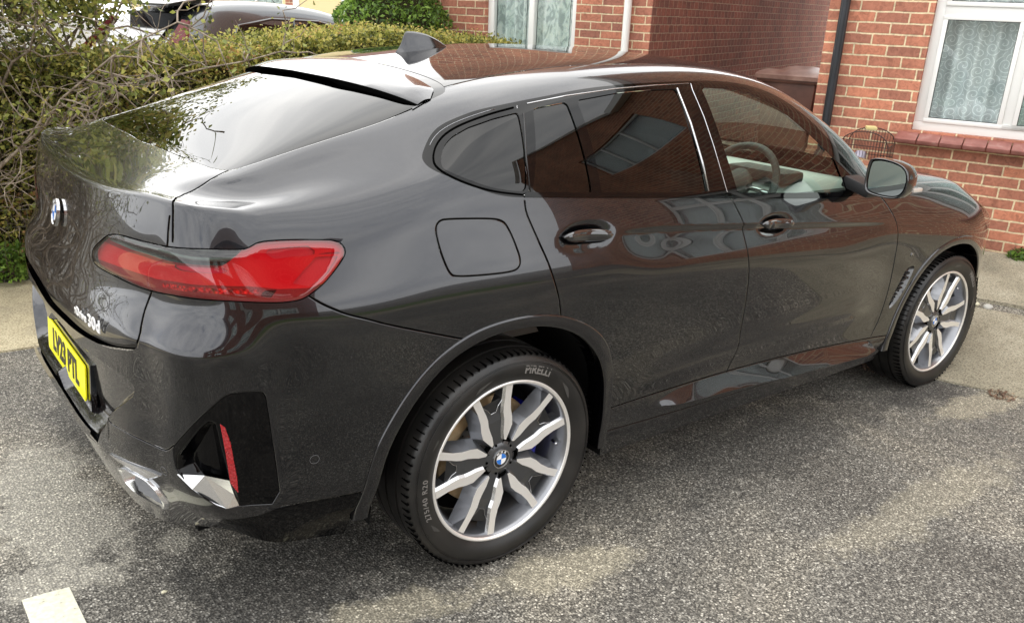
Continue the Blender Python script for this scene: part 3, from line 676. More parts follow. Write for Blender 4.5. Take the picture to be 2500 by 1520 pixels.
for nm,g,m in panes:
    par={'rear_door_window':rd,'front_door_window':fd}.get(nm,car); part(nm,g.off(-.004),M[m],par)
part('window_surround',dlo,M['piano'],car); part('belt_moulding',belt.off(.003),M['piano'],car)
part('windscreen',screen.off(-.002),M['shield'],car,False,'joined')
part('skirt_insert',insert,P_,car); part('wing_vent',vent,M['gloss_black'],car)
gr_=part('grille',grille,M['gloss_black'],car,False,'joined')
part('headlamp',headl,M['lens_clear'],car); part('headlamp_inner',headl.off(-.03),M['rimgrey'],body)
# ---- tail lamps
tl=part('tail_lamp',lamp_cut.displace(.0035*smooth01(np.clip(-lampf(lamp_cut.v),0,1)/.012)),None,car)
def zones(sh,fn):
    pass
lens=lamp_cut.displace(.0035*smooth01(np.clip(-lampf(lamp_cut.v),0,1)/.012))
gf=region(pr_cor,LGREY,1)
lg,lr=lens.split(gf)
for o,sg in ((tl,1),(TWIN[tl],-1)):
    a=lr if sg>0 else lr.mirror(); o.data=sh_mesh(a); o.data.materials.append(M['lens_red'])
part('grey_lens',lg,M['lens_grey'],tl)
inner=lamp.off(-.014)
gi,ri=inner.split(gf); part('lamp_grey_insert',gi,M['lampgrey'],tl)
LBOT=[(-.947,-.68,1.011),(-.92,-.765,1.022),(-.864,-.846,1.029),(-.791,-.874,1.023),(-.717,-.889,1.01),(-.67,-.898,1.007),(-.641,-.902,1.006),(-.607,-.904,1.014),(-.598,-.91,1.0),(-.643,-.913,.971),(-.718,-.902,.967),(-.797,-.883,.98),(-.888,-.827,.983),(-.949,-.689,.97),(-.989,-.561,.971),(-1.016,-.381,.971),(-1.017,-.338,.987),(-1.011,-.385,.997),(-1.0,-.47,1.004),(-.978,-.583,1.01),(-.963,-.632,1.011)]
bi,ri=ri.split(region(pr_cor,LBOT,0))
LSL=[(-.755,-.884,1.01),(-.72,-.889,1.009),(-.739,-.892,.991),(-.763,-.887,.996)]
sl,bi=bi.split(region(pr_cor,LSL,0)); 
led,bi=bi.split(region(pr_cor,[(-0.942,-0.693,1.006),(-0.92,-0.764,1.014),(-0.885,-0.827,1.021),(-0.83,-0.864,1.02),(-0.763,-0.882,1.012),(-0.767,-0.884,1.002),(-0.819,-0.87,1.007),(-0.886,-0.827,1.009),(-0.92,-0.762,1.001),(-0.94,-0.702,0.995)],0))
part('lamp_led_band',led,M['lampled'],tl); part('lamp_lower_band',bi,M['lampdeep'],tl); part('lamp_slash',sl,M['gloss_black'],tl)
LDK=[(-.735,-.855,1.1),(-.712,-.857,1.104),(-.667,-.863,1.105),(-.627,-.87,1.105),(-.612,-.877,1.092),(-.547,-.889,1.087),(-.548,-.89,1.08),(-.612,-.88,1.084),(-.634,-.877,1.081),(-.677,-.87,1.082),(-.716,-.865,1.079),(-.733,-.858,1.092)]
dk,ri=ri.split(region(pr_cor,LDK,0)); LTR=[(-0.551,-0.891,1.076),(-0.586,-0.899,1.038),(-0.612,-0.901,1.019),(-0.637,-0.901,1.009),(-0.681,-0.891,1.02),(-0.648,-0.886,1.048),(-0.612,-0.882,1.077)]
tr_,ri=ri.split(region(pr_cor,LTR,0)); part('lamp_shade_panel',join(dk,tr_).off(-.006),mat('lamp_dim_red',(.36,.09,.10),.3),tl)
gd,ri=ri.split(region(pr_cor,[(-0.93,-0.739,1.062),(-0.902,-0.803,1.07),(-0.839,-0.85,1.069),(-0.827,-0.857,1.056),(-0.883,-0.827,1.057),(-0.919,-0.771,1.054)],0)); part('lamp_upper_panel',gd.off(-.004),mat('lamp_plum',(.40,.02,.10),.3),tl)
part('lamp_red_insert',ri,M['lampred'],tl)
border=lambda v:-(lampf(v)+.004)
rimb,_=inner.off(.0148).split(lambda v,n=None:-lampf(v)-.0032); part('lamp_seal',rimb,M['gap'],tl)
# ---- arch mouldings
def arch(PO,PI):
    O=crom(PO,6);I=crom(PI,6); n=90
    def rs(P):
        s_=np.r_[0,np.cumsum(np.linalg.norm(np.diff(P,axis=0),axis=1))]; u=np.linspace(0,s_[-1],n); return np.stack([np.interp(u,s_,P[:,0]),np.interp(u,s_,P[:,1])],1)
    O,I=rs(O),rs(I); prof=[(0,-.012),(0,.0008),(.04,.0042),(.09,.0054),(.15,.0058),(.5,.0060),(.83,.0058),(.90,.0052),(.96,.0034),(1.0,-.002),(1.01,-.03),(1.02,-.075)]
    V=[]
    for o,i in zip(O,I):
        wo=surf_w(o[0],max(o[1],.33)); wi=surf_w(i[0]*1.,max(i[1],.33)); wi=wi if abs(wi-wo)<.03 else wo
        for t,h in prof:
            q=o+(i-o)*t; V.append((q[0],-(wo+(wi-wo)*min(t,1)+h),q[1]))
    m=len(prof); F=[]
    for a in range(n-1):
        for b in range(m-1): F.append((a*m+b,(a+1)*m+b,(a+1)*m+b+1,a*m+b+1))
    return V,F
for PO,PI in ((ARO,ARI),(AFO,AFI)):
    V,F=arch(PO,PI)
    for sg in (1,-1):
        me=mesh([(x,y*sg,z) for x,y,z in V],[f if sg>0 else f[::-1] for f in F],True); me.set_sharp_from_angle(angle=1.0); me.materials.append(P_); me.materials.append(M['piano']); me.polygons.foreach_set('material_index',[1 if f%11>=9 else 0 for f in range(len(F))])
        obj('arch_moulding',me,None,car)
# wheel housings and underside
for cx in (0,2.864):
    for sg in (1,-1):
        b=MB(); n=36; prof=[(.50,.86),(.52,.50),(.30,.50)]
        V=[];F=[]
        for j in range(n+1):
            a=math.radians(2)+math.radians(176)*j/n
            for r,wd in ((.455,.90),(.450,.55)): V.append((cx+r*math.cos(a),-wd*sg,.36+r*math.sin(a)))
        for j in range(n): F.append((2*j,2*j+1,2*j+3,2*j+2))
        V+= [(cx+.46,-.55*sg,.24),(cx-.46,-.55*sg,.24),(cx-.46,-.55*sg,.84),(cx+.46,-.55*sg,.84)]; k=len(V); F.append((k-4,k-3,k-2,k-1)); V+=[(cx+.455,-.55*sg,.24),(cx+.455,-.90*sg,.24),(cx+.455,-.90*sg,.40),(cx+.455,-.55*sg,.40)]; F.append((k,k+1,k+2,k+3)); V+=[(cx-.455,-.55*sg,.26),(cx-.455,-.88*sg,.26),(cx-.455,-.90*sg,.40),(cx-.455,-.55*sg,.40)]; F.append((k+4,k+5,k+6,k+7))
        obj('wheel_housing',mesh(V,F,True),M['matt_black'],car)
b=MB(); b.b2((-.86,-.62,.24),(3.45,.62,.27)); b.b2((.60,-.84,.22),(2.30,.84,.245)); b.make('underside',M['matt_black'],car)
# ---- number plate, letters, emblems
pl=MB(); Q=rp([(-.26,-.0555),(.26,-.0555),(.26,.0555),(-.26,.0555)],.012)
lean=math.radians(4)
def plf(x,y,z): return (-1.052-z-y*math.sin(lean)*-1*0-y*.07*-1,-x,.598+y)
plf=lambda x,y,z:(-1.040-z+y*.06,-x,.598+y)
plate=MB().prism(Q,0,.004,plf).make('number_plate',M['yellow'],car)
obj('plate_lettering',text_mesh('LV23 PTL',.098,.0008,lambda x,y,z:plf(x*.93,y*1.0-.002,.0048+z),bold=.0035,space=1.0),M['platetext'],plate)
MB().prism([(-.30,-.075),(.30,-.075),(.30,.07),(-.30,.07)],-.018,-.002,plf).make('plate_backing',M['paint'],bp_)
def on_rear(w,z,h=0):      # point on the tail, w along -y
    xx_,n_=surf_x(abs(w),z); nn=Vector(n_); 
    if nn.x>0: nn=-nn
    if w<0: nn.y=-nn.y
    return Vector((xx_,-w,z))+nn*h
def roundel(parent,c,nrm,r,name,ring=True,th=.006):
    nrm=Vector(nrm).normalized(); up=Vector((0,0,1)); ax=up.cross(nrm).normalized()*-1; upv=nrm.cross(ax)*-1
    if upv.z<0: upv=-upv
    R_=Matrix((ax,upv,nrm)).transposed(); c=Vector(c)
    f=lambda x,y,z: tuple(c+R_@Vector((x,y,z)))
    def disc(r0,r1,a0,a1,z0,z1,n=40):
        V=[];F=[]
        for j in range(n+1):
            a=a0+(a1-a0)*j/n
            for rr_,zz_ in ((r0,z0),(r0,z1),(r1,z1),(r1,z0)): V.append(f(rr_*math.cos(a),rr_*math.sin(a),zz_))
        for j in range(n):
            for k in range(4): F.append((4*j+k,4*j+(k+1)%4,4*j+4+(k+1)%4,4*j+4+k))
        return V,F
    mb=MB().add(*disc(0.0005,r,0,2*math.pi,0,th),0).add(*disc(r*.93,r*1.02,0,2*math.pi,0,th+.002),1).add(*disc(r*.60,r*.65,0,2*math.pi,0,th+.001),1)
    for k in range(4): mb.add(*disc(.0005,r*.6,k*math.pi/2,(k+1)*math.pi/2,0,th+.0005,12),3 if k%2 else 2)
    for ch,a in (('B',125),('M',90),('W',55)):
        a_=math.radians(a); ca,sa=math.cos(a_-math.pi/2),math.sin(a_-math.pi/2)
        g=lambda x,y,z,a_=a_,ca=ca,sa=sa: f(r*.79*math.cos(a_)+x*ca-y*sa,r*.79*math.sin(a_)+x*sa+y*ca,z+th+.0006)
        mb.add_mesh(text_mesh(ch,r*.34,.0003,g,bold=.0004),2)
    return mb.make(name,[M['gloss_black'],M['chrome'],M['white'],M['blue']],parent,fix=False)
c0=on_rear(.0,1.052,.006); roundel(tg,c0,(-.985,0,.17),.041,'rear_emblem')
# xDrive 30d
_w=np.linspace(.33,.62,12); _pf=np.polyfit(_w,[min(surf_x(q,zz)[0] for zz in (.850,.862,.875,.890)) for q in _w],2)
def on_tail(x,y,z,w0=.36,z0=.862,tilt=0.0): return (float(np.polyval(_pf,w0+x))-.0055-z,-(w0+x),z0+y)
mk=lambda x,y,z: on_tail(x,y,z)
eb=obj('model_script',text_mesh('xDrive',.036,.0010,lambda x,y,z:on_tail(x,y,z+.0015,.355,.861),bold=.0003,align='LEFT'),M['white'],tg)
obj('model_number',text_mesh('30d',.050,.0012,lambda x,y,z:on_tail(x,y,z+.0018,.468,.862),bold=.0006,align='LEFT',space=1.08),M['white'],tg)
M['bright']=mat('bright_trim_and_glint',(.80,.81,.83),.20,1)  # exhaust tips, and sky reflections put into colour above them and in the pockets
M['rimweb0']=mat('sensor_ring',(.10,.10,.105),.4)
# reflectors, sensors, exhausts
for sg in (1,-1):
    Rf=[(-.871,-.884,.690),(-.861,-.887,.680),(-.850,-.889,.634),(-.837,-.887,.529),(-.835,-.884,.489),(-.853,-.884,.521),(-.862,-.886,.610)]
    V=[(x_,(y_-.001)*sg,z_) for x_,y_,z_ in Rf]+[(x_+.022,(y_+.022)*sg,z_) for x_,y_,z_ in Rf]; n=len(Rf)
    F=[tuple(range(n)),tuple(range(n,2*n))[::-1]]+[(i,(i+1)%n,n+(i+1)%n,n+i) for i in range(n)]
    mb=MB().add(V,F); mb.make('reflector',M['reflector'],bp_)
for w_,z_,sd_ in ((.784,.499,0),):
    pass
def ring_on_side(x_,z_,r,name,parent,m,th=.0016):
    for sg in (1,-1):
        pts=[]
        for j in range(25):
            a=2*math.pi*j/24; px,pz=x_+r*math.cos(a),z_+r*math.sin(a); pts.append((px,-(surf_w(px,pz)+.0004)*sg,pz))
        MB().tube(pts,th,6,False).make(name,m,parent,smooth=True)
ring_on_side(-.635,.537,.0125,'parking_sensor',bp_,M['rimweb0'],.0005)
pts=[tuple(on_rear(.735+.012*math.cos(a),.520+.012*math.sin(a),.0006)) for a in np.linspace(0,2*math.pi,20)]
MB().tube(pts,.0005,6,False).make('parking_sensor',M['rimweb0'],bp_,smooth=True)
EX=np.array([(-1.029,0.536,0.458),(-1.024,0.562,0.466),(-1.009,0.612,0.469),(-0.99,0.657,0.465),(-0.974,0.682,0.443),(-0.955,0.693,0.4),(-0.95,0.678,0.37),(-0.964,0.655,0.377),(-0.999,0.576,0.388),(-1.017,0.543,0.414)])
for sg in (1,-1):
    Pn=[]; n0=len(EX)
    for i in range(n0):
        a_,b_,c_=EX[i-1],EX[i],EX[(i+1)%n0]
        for t in (0,.5,1): Pn.append((b_+(a_-b_)*.22)*(1-t)**2+b_*2*t*(1-t)+(b_+(c_-b_)*.22)*t*t)
    Pn=np.array(Pn); n=len(Pn); c=Pn.mean(0); V=[];F=[]
    for s_,dx in ((1.0,.09),(1.0,.0),(.985,-.010),(.94,-.011),(.91,-.004),(.88,.030)):
        for p in Pn:
            q=c+(p-c)*s_; V.append((q[0]+dx,-q[1]*sg,q[2]))
    for k in range(5):
        for i in range(n): F.append((k*n+i,k*n+(i+1)%n,(k+1)*n+(i+1)%n,(k+1)*n+i))
    me=MB().add(V,F).mesh(smooth=True); me.set_sharp_from_angle(angle=.8); ex=obj('exhaust_tip',me,M['bright'],bp_)
    obj('exhaust_core',mesh([V[5*n+i] for i in range(n)],[tuple(range(n))]),mat('exhaust_inside',(.46,.43,.36),.42,.75) if sg>0 else bpy.data.materials['exhaust_inside'],bp_)  # colour lightened to stand in for light caught inside the pipe
# bright metal standing in for sky reflected in the trim above the exhaust
for sg in (1,-1):
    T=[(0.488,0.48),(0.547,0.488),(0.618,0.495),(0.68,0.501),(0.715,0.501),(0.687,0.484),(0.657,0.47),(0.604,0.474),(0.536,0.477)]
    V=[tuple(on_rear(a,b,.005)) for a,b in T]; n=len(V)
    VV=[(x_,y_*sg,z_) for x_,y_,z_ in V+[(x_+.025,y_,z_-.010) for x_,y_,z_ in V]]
    MB().add(VV,[tuple(range(n)),tuple(range(n,2*n))]+[(i,(i+1)%n,n+(i+1)%n,n+i) for i in range(n)]).make('exhaust_sky_glint',M['bright'],bp_)
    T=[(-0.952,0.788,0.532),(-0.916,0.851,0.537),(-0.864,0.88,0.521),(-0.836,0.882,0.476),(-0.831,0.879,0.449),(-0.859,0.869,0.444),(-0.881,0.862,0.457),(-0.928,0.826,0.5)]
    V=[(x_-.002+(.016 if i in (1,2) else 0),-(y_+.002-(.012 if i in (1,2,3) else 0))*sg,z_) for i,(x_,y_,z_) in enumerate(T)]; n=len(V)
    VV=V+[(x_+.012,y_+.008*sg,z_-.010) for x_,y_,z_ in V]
    MB().add(VV,[tuple(range(n)),tuple(range(n,2*n))]+[(i,(i+1)%n,n+(i+1)%n,n+i) for i in range(n)]).make('pocket_sky_glint',M['bright'],bp_)  # bright metal piece added for the sky reflected in the black shelf
# lower lip below the plate
pts=[(w_,.505-.0*abs(w_)) for w_ in np.linspace(-.40,.40,17)]
V=[];F=[]
for w_,z_ in pts:
    p0=on_rear(w_,z_+.012,.010);p1=on_rear(w_,z_-.006,.016);p2=on_rear(w_,z_-.030,.002)
    V+=[tuple(p0),tuple(p1),tuple(p2)]
for i in range(len(pts)-1): F+=[(3*i,3*i+1,3*i+4,3*i+3),(3*i+1,3*i+2,3*i+5,3*i+4)]
obj('bumper_lip',mesh(V,F,False),M['gloss_black'],bp_)
# ---- spoiler
def spoiler():
    ys=np.linspace(-.645,.645,61); V=[];F=[]
    ax=[0,.10,.27,.40,.50,.60,.645]
    xs_=np.interp(np.abs(ys),ax,[-.04,-.045,-.07,-.08,-.085,-.095,-.135]); zs_=[surf_z(a,min(abs(b),.645)) for a,b in zip(xs_,ys)]
    xt=pch(ax,[-.272,-.274,-.268,-.247,-.225,-.200,-.178]); zt=pch(ax,[1.478,1.477,1.474,1.466,1.456,1.441,1.428])
    th=pch(ax,[.004,.004,.008,.042,.046,.032,.010]); m=0
    for y,x0,z0 in zip(ys,xs_,zs_):
        a=abs(y); x1=float(xt(a)); z1=float(zt(a)); h=float(th(a)); zf=z0+.004
        row=[]
        for t in np.linspace(0,1,9):
            xx_=x0+(x1-x0)*t; zz_=zf+(z1-zf)*t+.009*math.sin(math.pi*t)*(1 if a<.6 else .5)
            row.append((xx_,y,zz_))
        row.append((x1-.002,y,z1-.003)); row.append((x1+.004,y,z1-.004-h*.9)); row.append((x1+.010,y,z1-.005-h))
        zb=surf_z(x1+.016,min(a,.62)); row.append((x1+.016,y,min(z1-.006-h,zb+.001)))
        m=len(row); V+=row
    top=9
    for i in range(60):
        for k in range(m-1): F.append((i*m+k,i*m+k+1,(i+1)*m+k+1,(i+1)*m+k))
    me=mesh(V,F,True)
    mi=[0 if (f%(m-1))<8 else 1 for f in range(len(F))]; me.polygons.foreach_set('material_index',mi); me.set_sharp_from_angle(angle=.6)
    return obj('roof_spoiler',me,[P_,M['gap']],car)
spoiler()
# ---- shark fin
def fin():
    V=[];F=[]; st=[(.128,.006,.003),(.140,.024,.013),(.150,.031,.027),(.160,.034,.050),(.168,.035,.060),(.185,.036,.060),(.21,.036,.0565),(.253,.032,.046),(.296,.023,.029),(.325,.013,.014),(.345,.003,.002)]
    m=17; st=crom(np.array(st),3)
    for x_,wb,h in st:
        zb=surf_z(x_,0)
        for k in range(m):
            a=-1+2*k/(m-1); t=1-abs(a); wv=wb*((1-t)**.9*.78+.22*(t<.25)*(1-t/.25) if t<1 else 0); wv=wb*(1-t)**1.25
            V.append((x_,math.copysign(wv,a) if a else 0,zb-.006+(h*1.12+.006)*(t**.82)))
    for i in range(len(st)-1):
        for k in range(m-1): F.append((i*m+k,(i+1)*m+k,(i+1)*m+k+1,i*m+k+1))
    obj('roof_aerial',mesh(V,F,True),P_,car)
fin()
# ---- door handles, mirrors
for hx,hz,L_,pp in ((.272,1.062,.108,rd),(1.280,1.010,.102,fd)):
    for par,sg in ((pp,1),(TWIN[pp],-1)):
        V=[];F=[]; n=15; m=10
        for i in range(n):
            t=-1+2*i/(n-1); x_=hx+t*L_; hw=.019*(1-abs(t)**3)**.6+.0015; wv=surf_w(hx+t*(L_+.02),hz)+.016*(1-t**6)-.002*t
            for k in range(m):
                a=2*math.pi*k/m; V.append((x_,-(wv+.009*math.cos(a))*sg,hz-.006*t+hw*math.sin(a)))
        for i in range(n-1):
            for k in range(m): F.append((i*m+k,i*m+(k+1)%m,(i+1)*m+(k+1)%m,(i+1)*m+k))
        F+= [tuple(range(m)),tuple((n-1)*m+k for k in range(m))]
        me=MB().add(V,F).mesh(smooth=True); obj('door_handle',me,M['gloss_black'],par)
        if hx>1: MB().lathe([(0,-.003),(.011,-.003),(.013,-.001),(.013,.004)],20).make('lock_cap',M['black'],par,smooth=True).location=(hx-.045,-(surf_w(hx-.045,hz)+.026)*sg,hz)
def mirror(sg):
    root=empty('door_mirror'); root.parent=car; cx,cy,cz=1.80,-1.062,1.182
    # outline of the shell seen from behind (y outward, z up)
    O=np.array([(.088,.055),(.080,.068),(.03,.076),(-.05,.066),(-.088,.038),(-.096,-.005),(-.088,-.050),(-.062,-.074),(0,-.080),(.070,-.074),(.088,-.060),(.092,0)])
    O=chaikin(O,2); n=len(O)
    V=[];F=[]
    for s_,dx in ((.90,-.030),(.97,-.044),(1.0,-.036),(1.02,.0),(.97,.035),(.82,.066),(.5,.085),(.02,.09)):
        for a,b_ in O: V.append((cx+dx+.18*(-a*s_)*-.35,(cy+a*s_)*sg,cz+b_*s_))
    for k in range(7):
        for i in range(n): F.append((k*n+i,k*n+(i+1)%n,(k+1)*n+(i+1)%n,(k+1)*n+i))
    me=MB().add(V,F).mesh(smooth=True); mi=[0 if f//n<2 else 1 for f in range(len(me.polygons))]; me.polygons.foreach_set('material_index',mi)
    obj('mirror_housing',me,[M['gloss_black'],P_],root)
    V=[(cx-.033+.063*a*.84+(.0),(cy+a*.86)*sg,cz+b_*.86) for a,b_ in O]+[(cx-.020+.063*a*.84,(cy+a*.90)*sg,cz+b_*.90) for a,b_ in O]
    MB().add(V,[tuple(range(n))]).make('mirror_glass',M['mirror'],root)
    MB().add([(v[0]+.004,v[1],v[2]) for v in V[n:]],[tuple(range(n))]).make('mirror_backing',M['gap'],root)
    MB().box((1.855,-.915*sg,1.120),(.105,.13,.05),Matrix.Rotation(.25*sg,3,'X')).make('mirror_arm',M['black'],root,bevel=.012)
    MB().box((1.850,-1.150*sg,1.145),(.07,.018,.016)).make('mirror_indicator',M['amber'],root,bevel=.005)
mirror(1); mirror(-1)
# bright edge of the B pillar and the window sticks
for sg in (1,-1):
    def stick(P,r,m,nm):
        pts=[(x_,-(surf_w(x_,z_)+.001)*sg,z_) for x_,z_ in P]; MB().tube(pts,r,6).make(nm,m,car,smooth=True)
    stick([(.838,1.492),(.852,1.38),(.868,1.25),(.874,1.155)],.0045,M['satin'],'pillar_bead')
    stick([(.927,1.508),(.920,1.487),(.936,1.40),(.952,1.303),(.980,1.148),(.990,1.127)],.0022,M['satin'],'pillar_bead')
    stick([(.056,1.205),(.066,1.30),(.112,1.415)],.003,M['black'],'pillar_bead')
    stick([(.052,1.203),(.10,1.435)],.0016,M['satin'],'pillar_bead')
    QF=chaikin([(.085,1.430),(0,1.414),(-.095,1.389),(-.158,1.364),(-.200,1.336),(-.228,1.305),(-.236,1.280),(-.200,1.255),(-.133,1.229),(-.064,1.211),(.030,1.198)],2,False)
    stick(QF,.003,M['gap'],'window_bead')
    stick([(a-.010,b_+.006) for a,b_ in QF[4:20]],.0010,M['rimgrey'],'window_bead')  # thin grey line standing in for the highlight on the black frame
    stick([(.14,1.441),(.30,1.464),(.529,1.487),(.728,1.500),(.915,1.508)],.0022,M['satin'],'window_bead')
    stick([(.03,1.197),(.50,1.166),(.97,1.133)],.0018,M['satin'],'window_bead'); stick([(1.01,1.130),(1.5,1.098),(1.93,1.076)],.0018,M['satin'],'window_bead')
# vent ribs
for sg in (1,-1):
    mb=MB()
    for k in range(6):
        t=k/5; x_=2.330+.075*t; z_=.545+.125*t; mb.box((x_,-(surf_w(x_,z_)-.012)*sg,z_),(.040,.012,.007),Matrix.Rotation(-.2,3,'Y'))
    mb.make('vent_rib',M['black'],car)
    obj('wing_badge',text_mesh('M',.024,.001,lambda x,y,z,sg=sg:(2.385+x,-(surf_w(2.385+x,.768)+.002+z)*sg,.768+y),bold=0,shear=.3),M['chrome'],car)
# ------------------------------------------------------------------ wheels
def build_wheel(cx,cy,cz,rot,width,sg,text=False,steer=0,src=None):
    mw=Matrix.Translation((cx,cy*sg,cz))@Matrix.Rotation(steer,4,'Z')
    if sg<0: mw=mw@Matrix.Rotation(math.pi,4,'Z')
    root=empty('wheel'); root.parent=car; root.matrix_local=mw
    if src:
        for o in src: 
            c=o.copy(); COL.objects.link(c); c.parent=root
        return root
    hw=width/2; y0=-hw   # outer face towards -y
    R0=.364
    # tyre
    prof=[(.262,-hw*.76),(.268,-hw*.87),(.280,-hw*.93),(.300,-hw*1.005),(.322,-hw*1.02),(.341,-hw*.985),(.352,-hw*.93),(.3575,-hw*.86)]
    tread=[(.3605,-hw*.80),(.3635,-hw*.60)]
    gro=[]
    for a in (-.45,0,.45): gro+=[(.364,hw*(a-.045)),(.356,hw*(a-.04)),(.356,hw*(a+.04)),(.364,hw*(a+.045))]
    full=prof+tread+gro+[(r,-a) for r,a in reversed(prof+tread)]
    n=180; m=len(full); mb=MB(); V=[];F=[]
    for j in range(n):
        t=2*math.pi*j/n
        for i,(r,a) in enumerate(full):
            rr_=r
            sh=i in (7,8,m-8,m-9)
            if sh and j%6==0: rr_-=.0022
            V.append((rr_*math.cos(t+(.02 if False else 0)),a,rr_*math.sin(t)))
    # flatten the contact patch a little
    V=[(x,y,max(z,-.3585)) for x,y,z in V]
    for j in range(n):
        for i in range(m-1): F.append((j*m+i,((j+1)%n)*m+i,((j+1)%n)*m+i+1,j*m+i+1))
    mb=MB().add(V,F)   # sipes as small dark bars across the shoulder
    for j in range(90):
        t=2*math.pi*(j+.5)/90
        for s_ in (-1,):
            c=Vector((.3598*math.cos(t),hw*.80*s_,.3598*math.sin(t))); mb.box(c,(.0075,.034,.0030),Matrix.Rotation(-t,3,'Y'),1)
    me=mb.mesh(smooth=True); me.set_sharp_from_angle(angle=.55); ty=obj('tyre',me,[M['tyre'],M['gap']],root)
    # wall ridges
    for r,a in ((.3345,1.0085),(.3385,.997)): MB().tube([(r*math.cos(t),-hw*a,r*math.sin(t)) for t in np.linspace(0,2*math.pi,97)],.0011,6,False).make('sidewall_ridge',M['tyre'],root,smooth=True)
    if True:
        def wrap(ac,r,mir=1):
            return lambda x,y,z: ((r+y)*math.cos(ac-x/r),-hw*(1.004+.0*y)-.0016-z+abs(y)*.05,(r+y)*math.sin(ac-x/r))
        obj('sidewall_lettering',text_mesh('PIRELLI',.036,.0008,wrap(math.radians(72+rot),.3115),bold=.0009,space=1.0),M['tyretext'],root)
        obj('sidewall_lettering',text_mesh('275/40 R20' if width>.26 else '245/45 R20',.026,.0006,wrap(math.radians(187+rot),.3085),bold=.0004,space=1.2),M['tyretext'],root)
        # flag-like swoosh shapes beside the lettering
        for a0,a1,r0,r1 in ((100,118,.324,.300),(52,36,.322,.290),(196+4,212,.326,.295),(162,150,.325,.305)):
            V=[];F=[]
            for k in range(13):
                t=k/12; a=math.radians(a0+(a1-a0)*t+rot); rm=r0+(r1-r0)*t; h=.009*math.sin(math.pi*min(t*1.0,1))**.7*(1-.3*t)+.0004
                for s_ in (-1,1): V.append(((rm+h*s_)*math.cos(a),-hw*1.0085-.0004,(rm+h*s_)*math.sin(a)))
            for k in range(12): F.append((2*k,2*k+1,2*k+3,2*k+2))
            obj('sidewall_mark',MB().add(V,F).mesh(),M['tyretext2'],root)
    # rim barrel and lip
    yo=-hw*.87
    MB().lathe([(.2725,yo+.012),(.2745,yo-.003),(.2715,yo-.0065),(.2655,yo-.0055),(.262,yo-.001)],120).make('rim_lip',M['machined'],root,smooth=True)
    MB().lathe([(.262,yo-.001),(.2535,yo+.010),(.251,yo+.05),(.246,yo+.058),(.243,yo+.075),(.236,yo+.20),(.255,yo+.23)],120).make('rim_barrel',M['rimgrey'],root,smooth=True)
    # spokes
    yf=yo-.002      # machined face plane at the rim
    def yface(r): return yf+.016*(1-(r/.265))**1.0+.006   # slightly dished
    outer=[(.060,.0275),(.085,.0440),(.106,.0575),(.135,.0605),(.165,.0590),(.200,.0635),(.2655,.0825)]
    innr=[(.2655,.0550),(.205,.0400),(.185,.0340),(.165,.0300),(.140,.0305),(.118,.0270),(.095,.0220),(.066,.0210)]
    for k in range(5):
        blades=MB(); flank_b=MB(); web=MB(); edge=MB()
        A=math.radians(rot+31.5+72*k); ca,sa=math.cos(A),math.sin(A)
        g=lambda r,t,y: (r*ca-t*sa,y,r*sa+t*ca)
        for s_ in (1,-1):
            P=[(r,t*s_) for r,t in outer+innr]; n=len(P)
            fv=[g(r,t,yface(math.hypot(r,t))) for r,t in P]
            # triangulate as strips between matching outer and inner points
            no=len(outer); pairs=[(0,14),(1,13),(2,12),(2,11),(3,10),(4,9),(4,8),(5,8),(6,7)]
            F=[tuple(range(n))]
            blades.add(fv,F)
            # inner chamfer (bright line) and outer deep flank
            bv=[]
            for i,(r,t) in enumerate(P):
                dpt=.030+.018*min(1,r/.2)
                if i<no: o=(r-.004,(abs(t)+.019)*s_) if 0<i<no-1 else (r,(abs(t)+.010)*s_)
                else: o=(r,(abs(t)-.006)*s_)
                bv.append(g(o[0],o[1],yface(math.hypot(r,t))+(dpt if i<no else .009)))
            for i in range(no-1): flank_b.add([fv[i],fv[i+1],bv[i+1],bv[i]],[(0,1,2,3)])
            for i in range(no,n-1): edge.add([fv[i],fv[i+1],bv[i+1],bv[i]],[(0,1,2,3)])
            edge.add([fv[n-1],fv[0],bv[0],bv[n-1]],[(0,1,2,3)])
            # deep side inside the fork
            dv=[(v[0],v[1]+.035,v[2]) for v in bv]
            for i in range(no,n-1): flank_b.add([bv[i],bv[i+1],dv[i+1],dv[i]],[(0,1,2,3)])
            for i in range(no-1): pass
        # web between the blades with a forked end
        C_=[(.030,.019),(.062,.0205),(.090,.0215),(.118,.0275),(.140,.0300),(.165,.0270),(.188,.0305),(.205,.0365),(.214,.0365)]
        E_=[(.190,.020),(.172,.010)]
        Pl=[(r,t) for r,t in C_]+[(r,t) for r,t in E_]
        Pw=Pl+[(r,-t) for r,t in reversed(Pl)]
        wv=[g(r,t,yface(r)+.0085+(.004 if r>.16 else 0)) for r,t in Pw]; wb=[(v[0],v[1]+.034,v[2]) for v in wv]; n=len(Pw)
        nn=len(Pl); F=[]
        # split into quads mirrored across the centre
        for i in range(nn-1): F.append((i,i+1,n-2-i,n-1-i))
        web.add(wv,F)
        for i in range(n-1): web.add([wv[i],wv[i+1],wb[i+1],wb[i]],[(0,1,2,3)])
        # raised bright bead along the fork end
        q=[g(.207,.0355,yface(.2)+.007),g(.190,.0195,yface(.19)+.0105),g(.1725,.0100,yface(.17)+.0105),g(.1725,-.0100,yface(.17)+.0105),g(.190,-.0195,yface(.19)+.0105),g(.207,-.0355,yface(.2)+.007)]
        edge.tube(q,.0011,5)
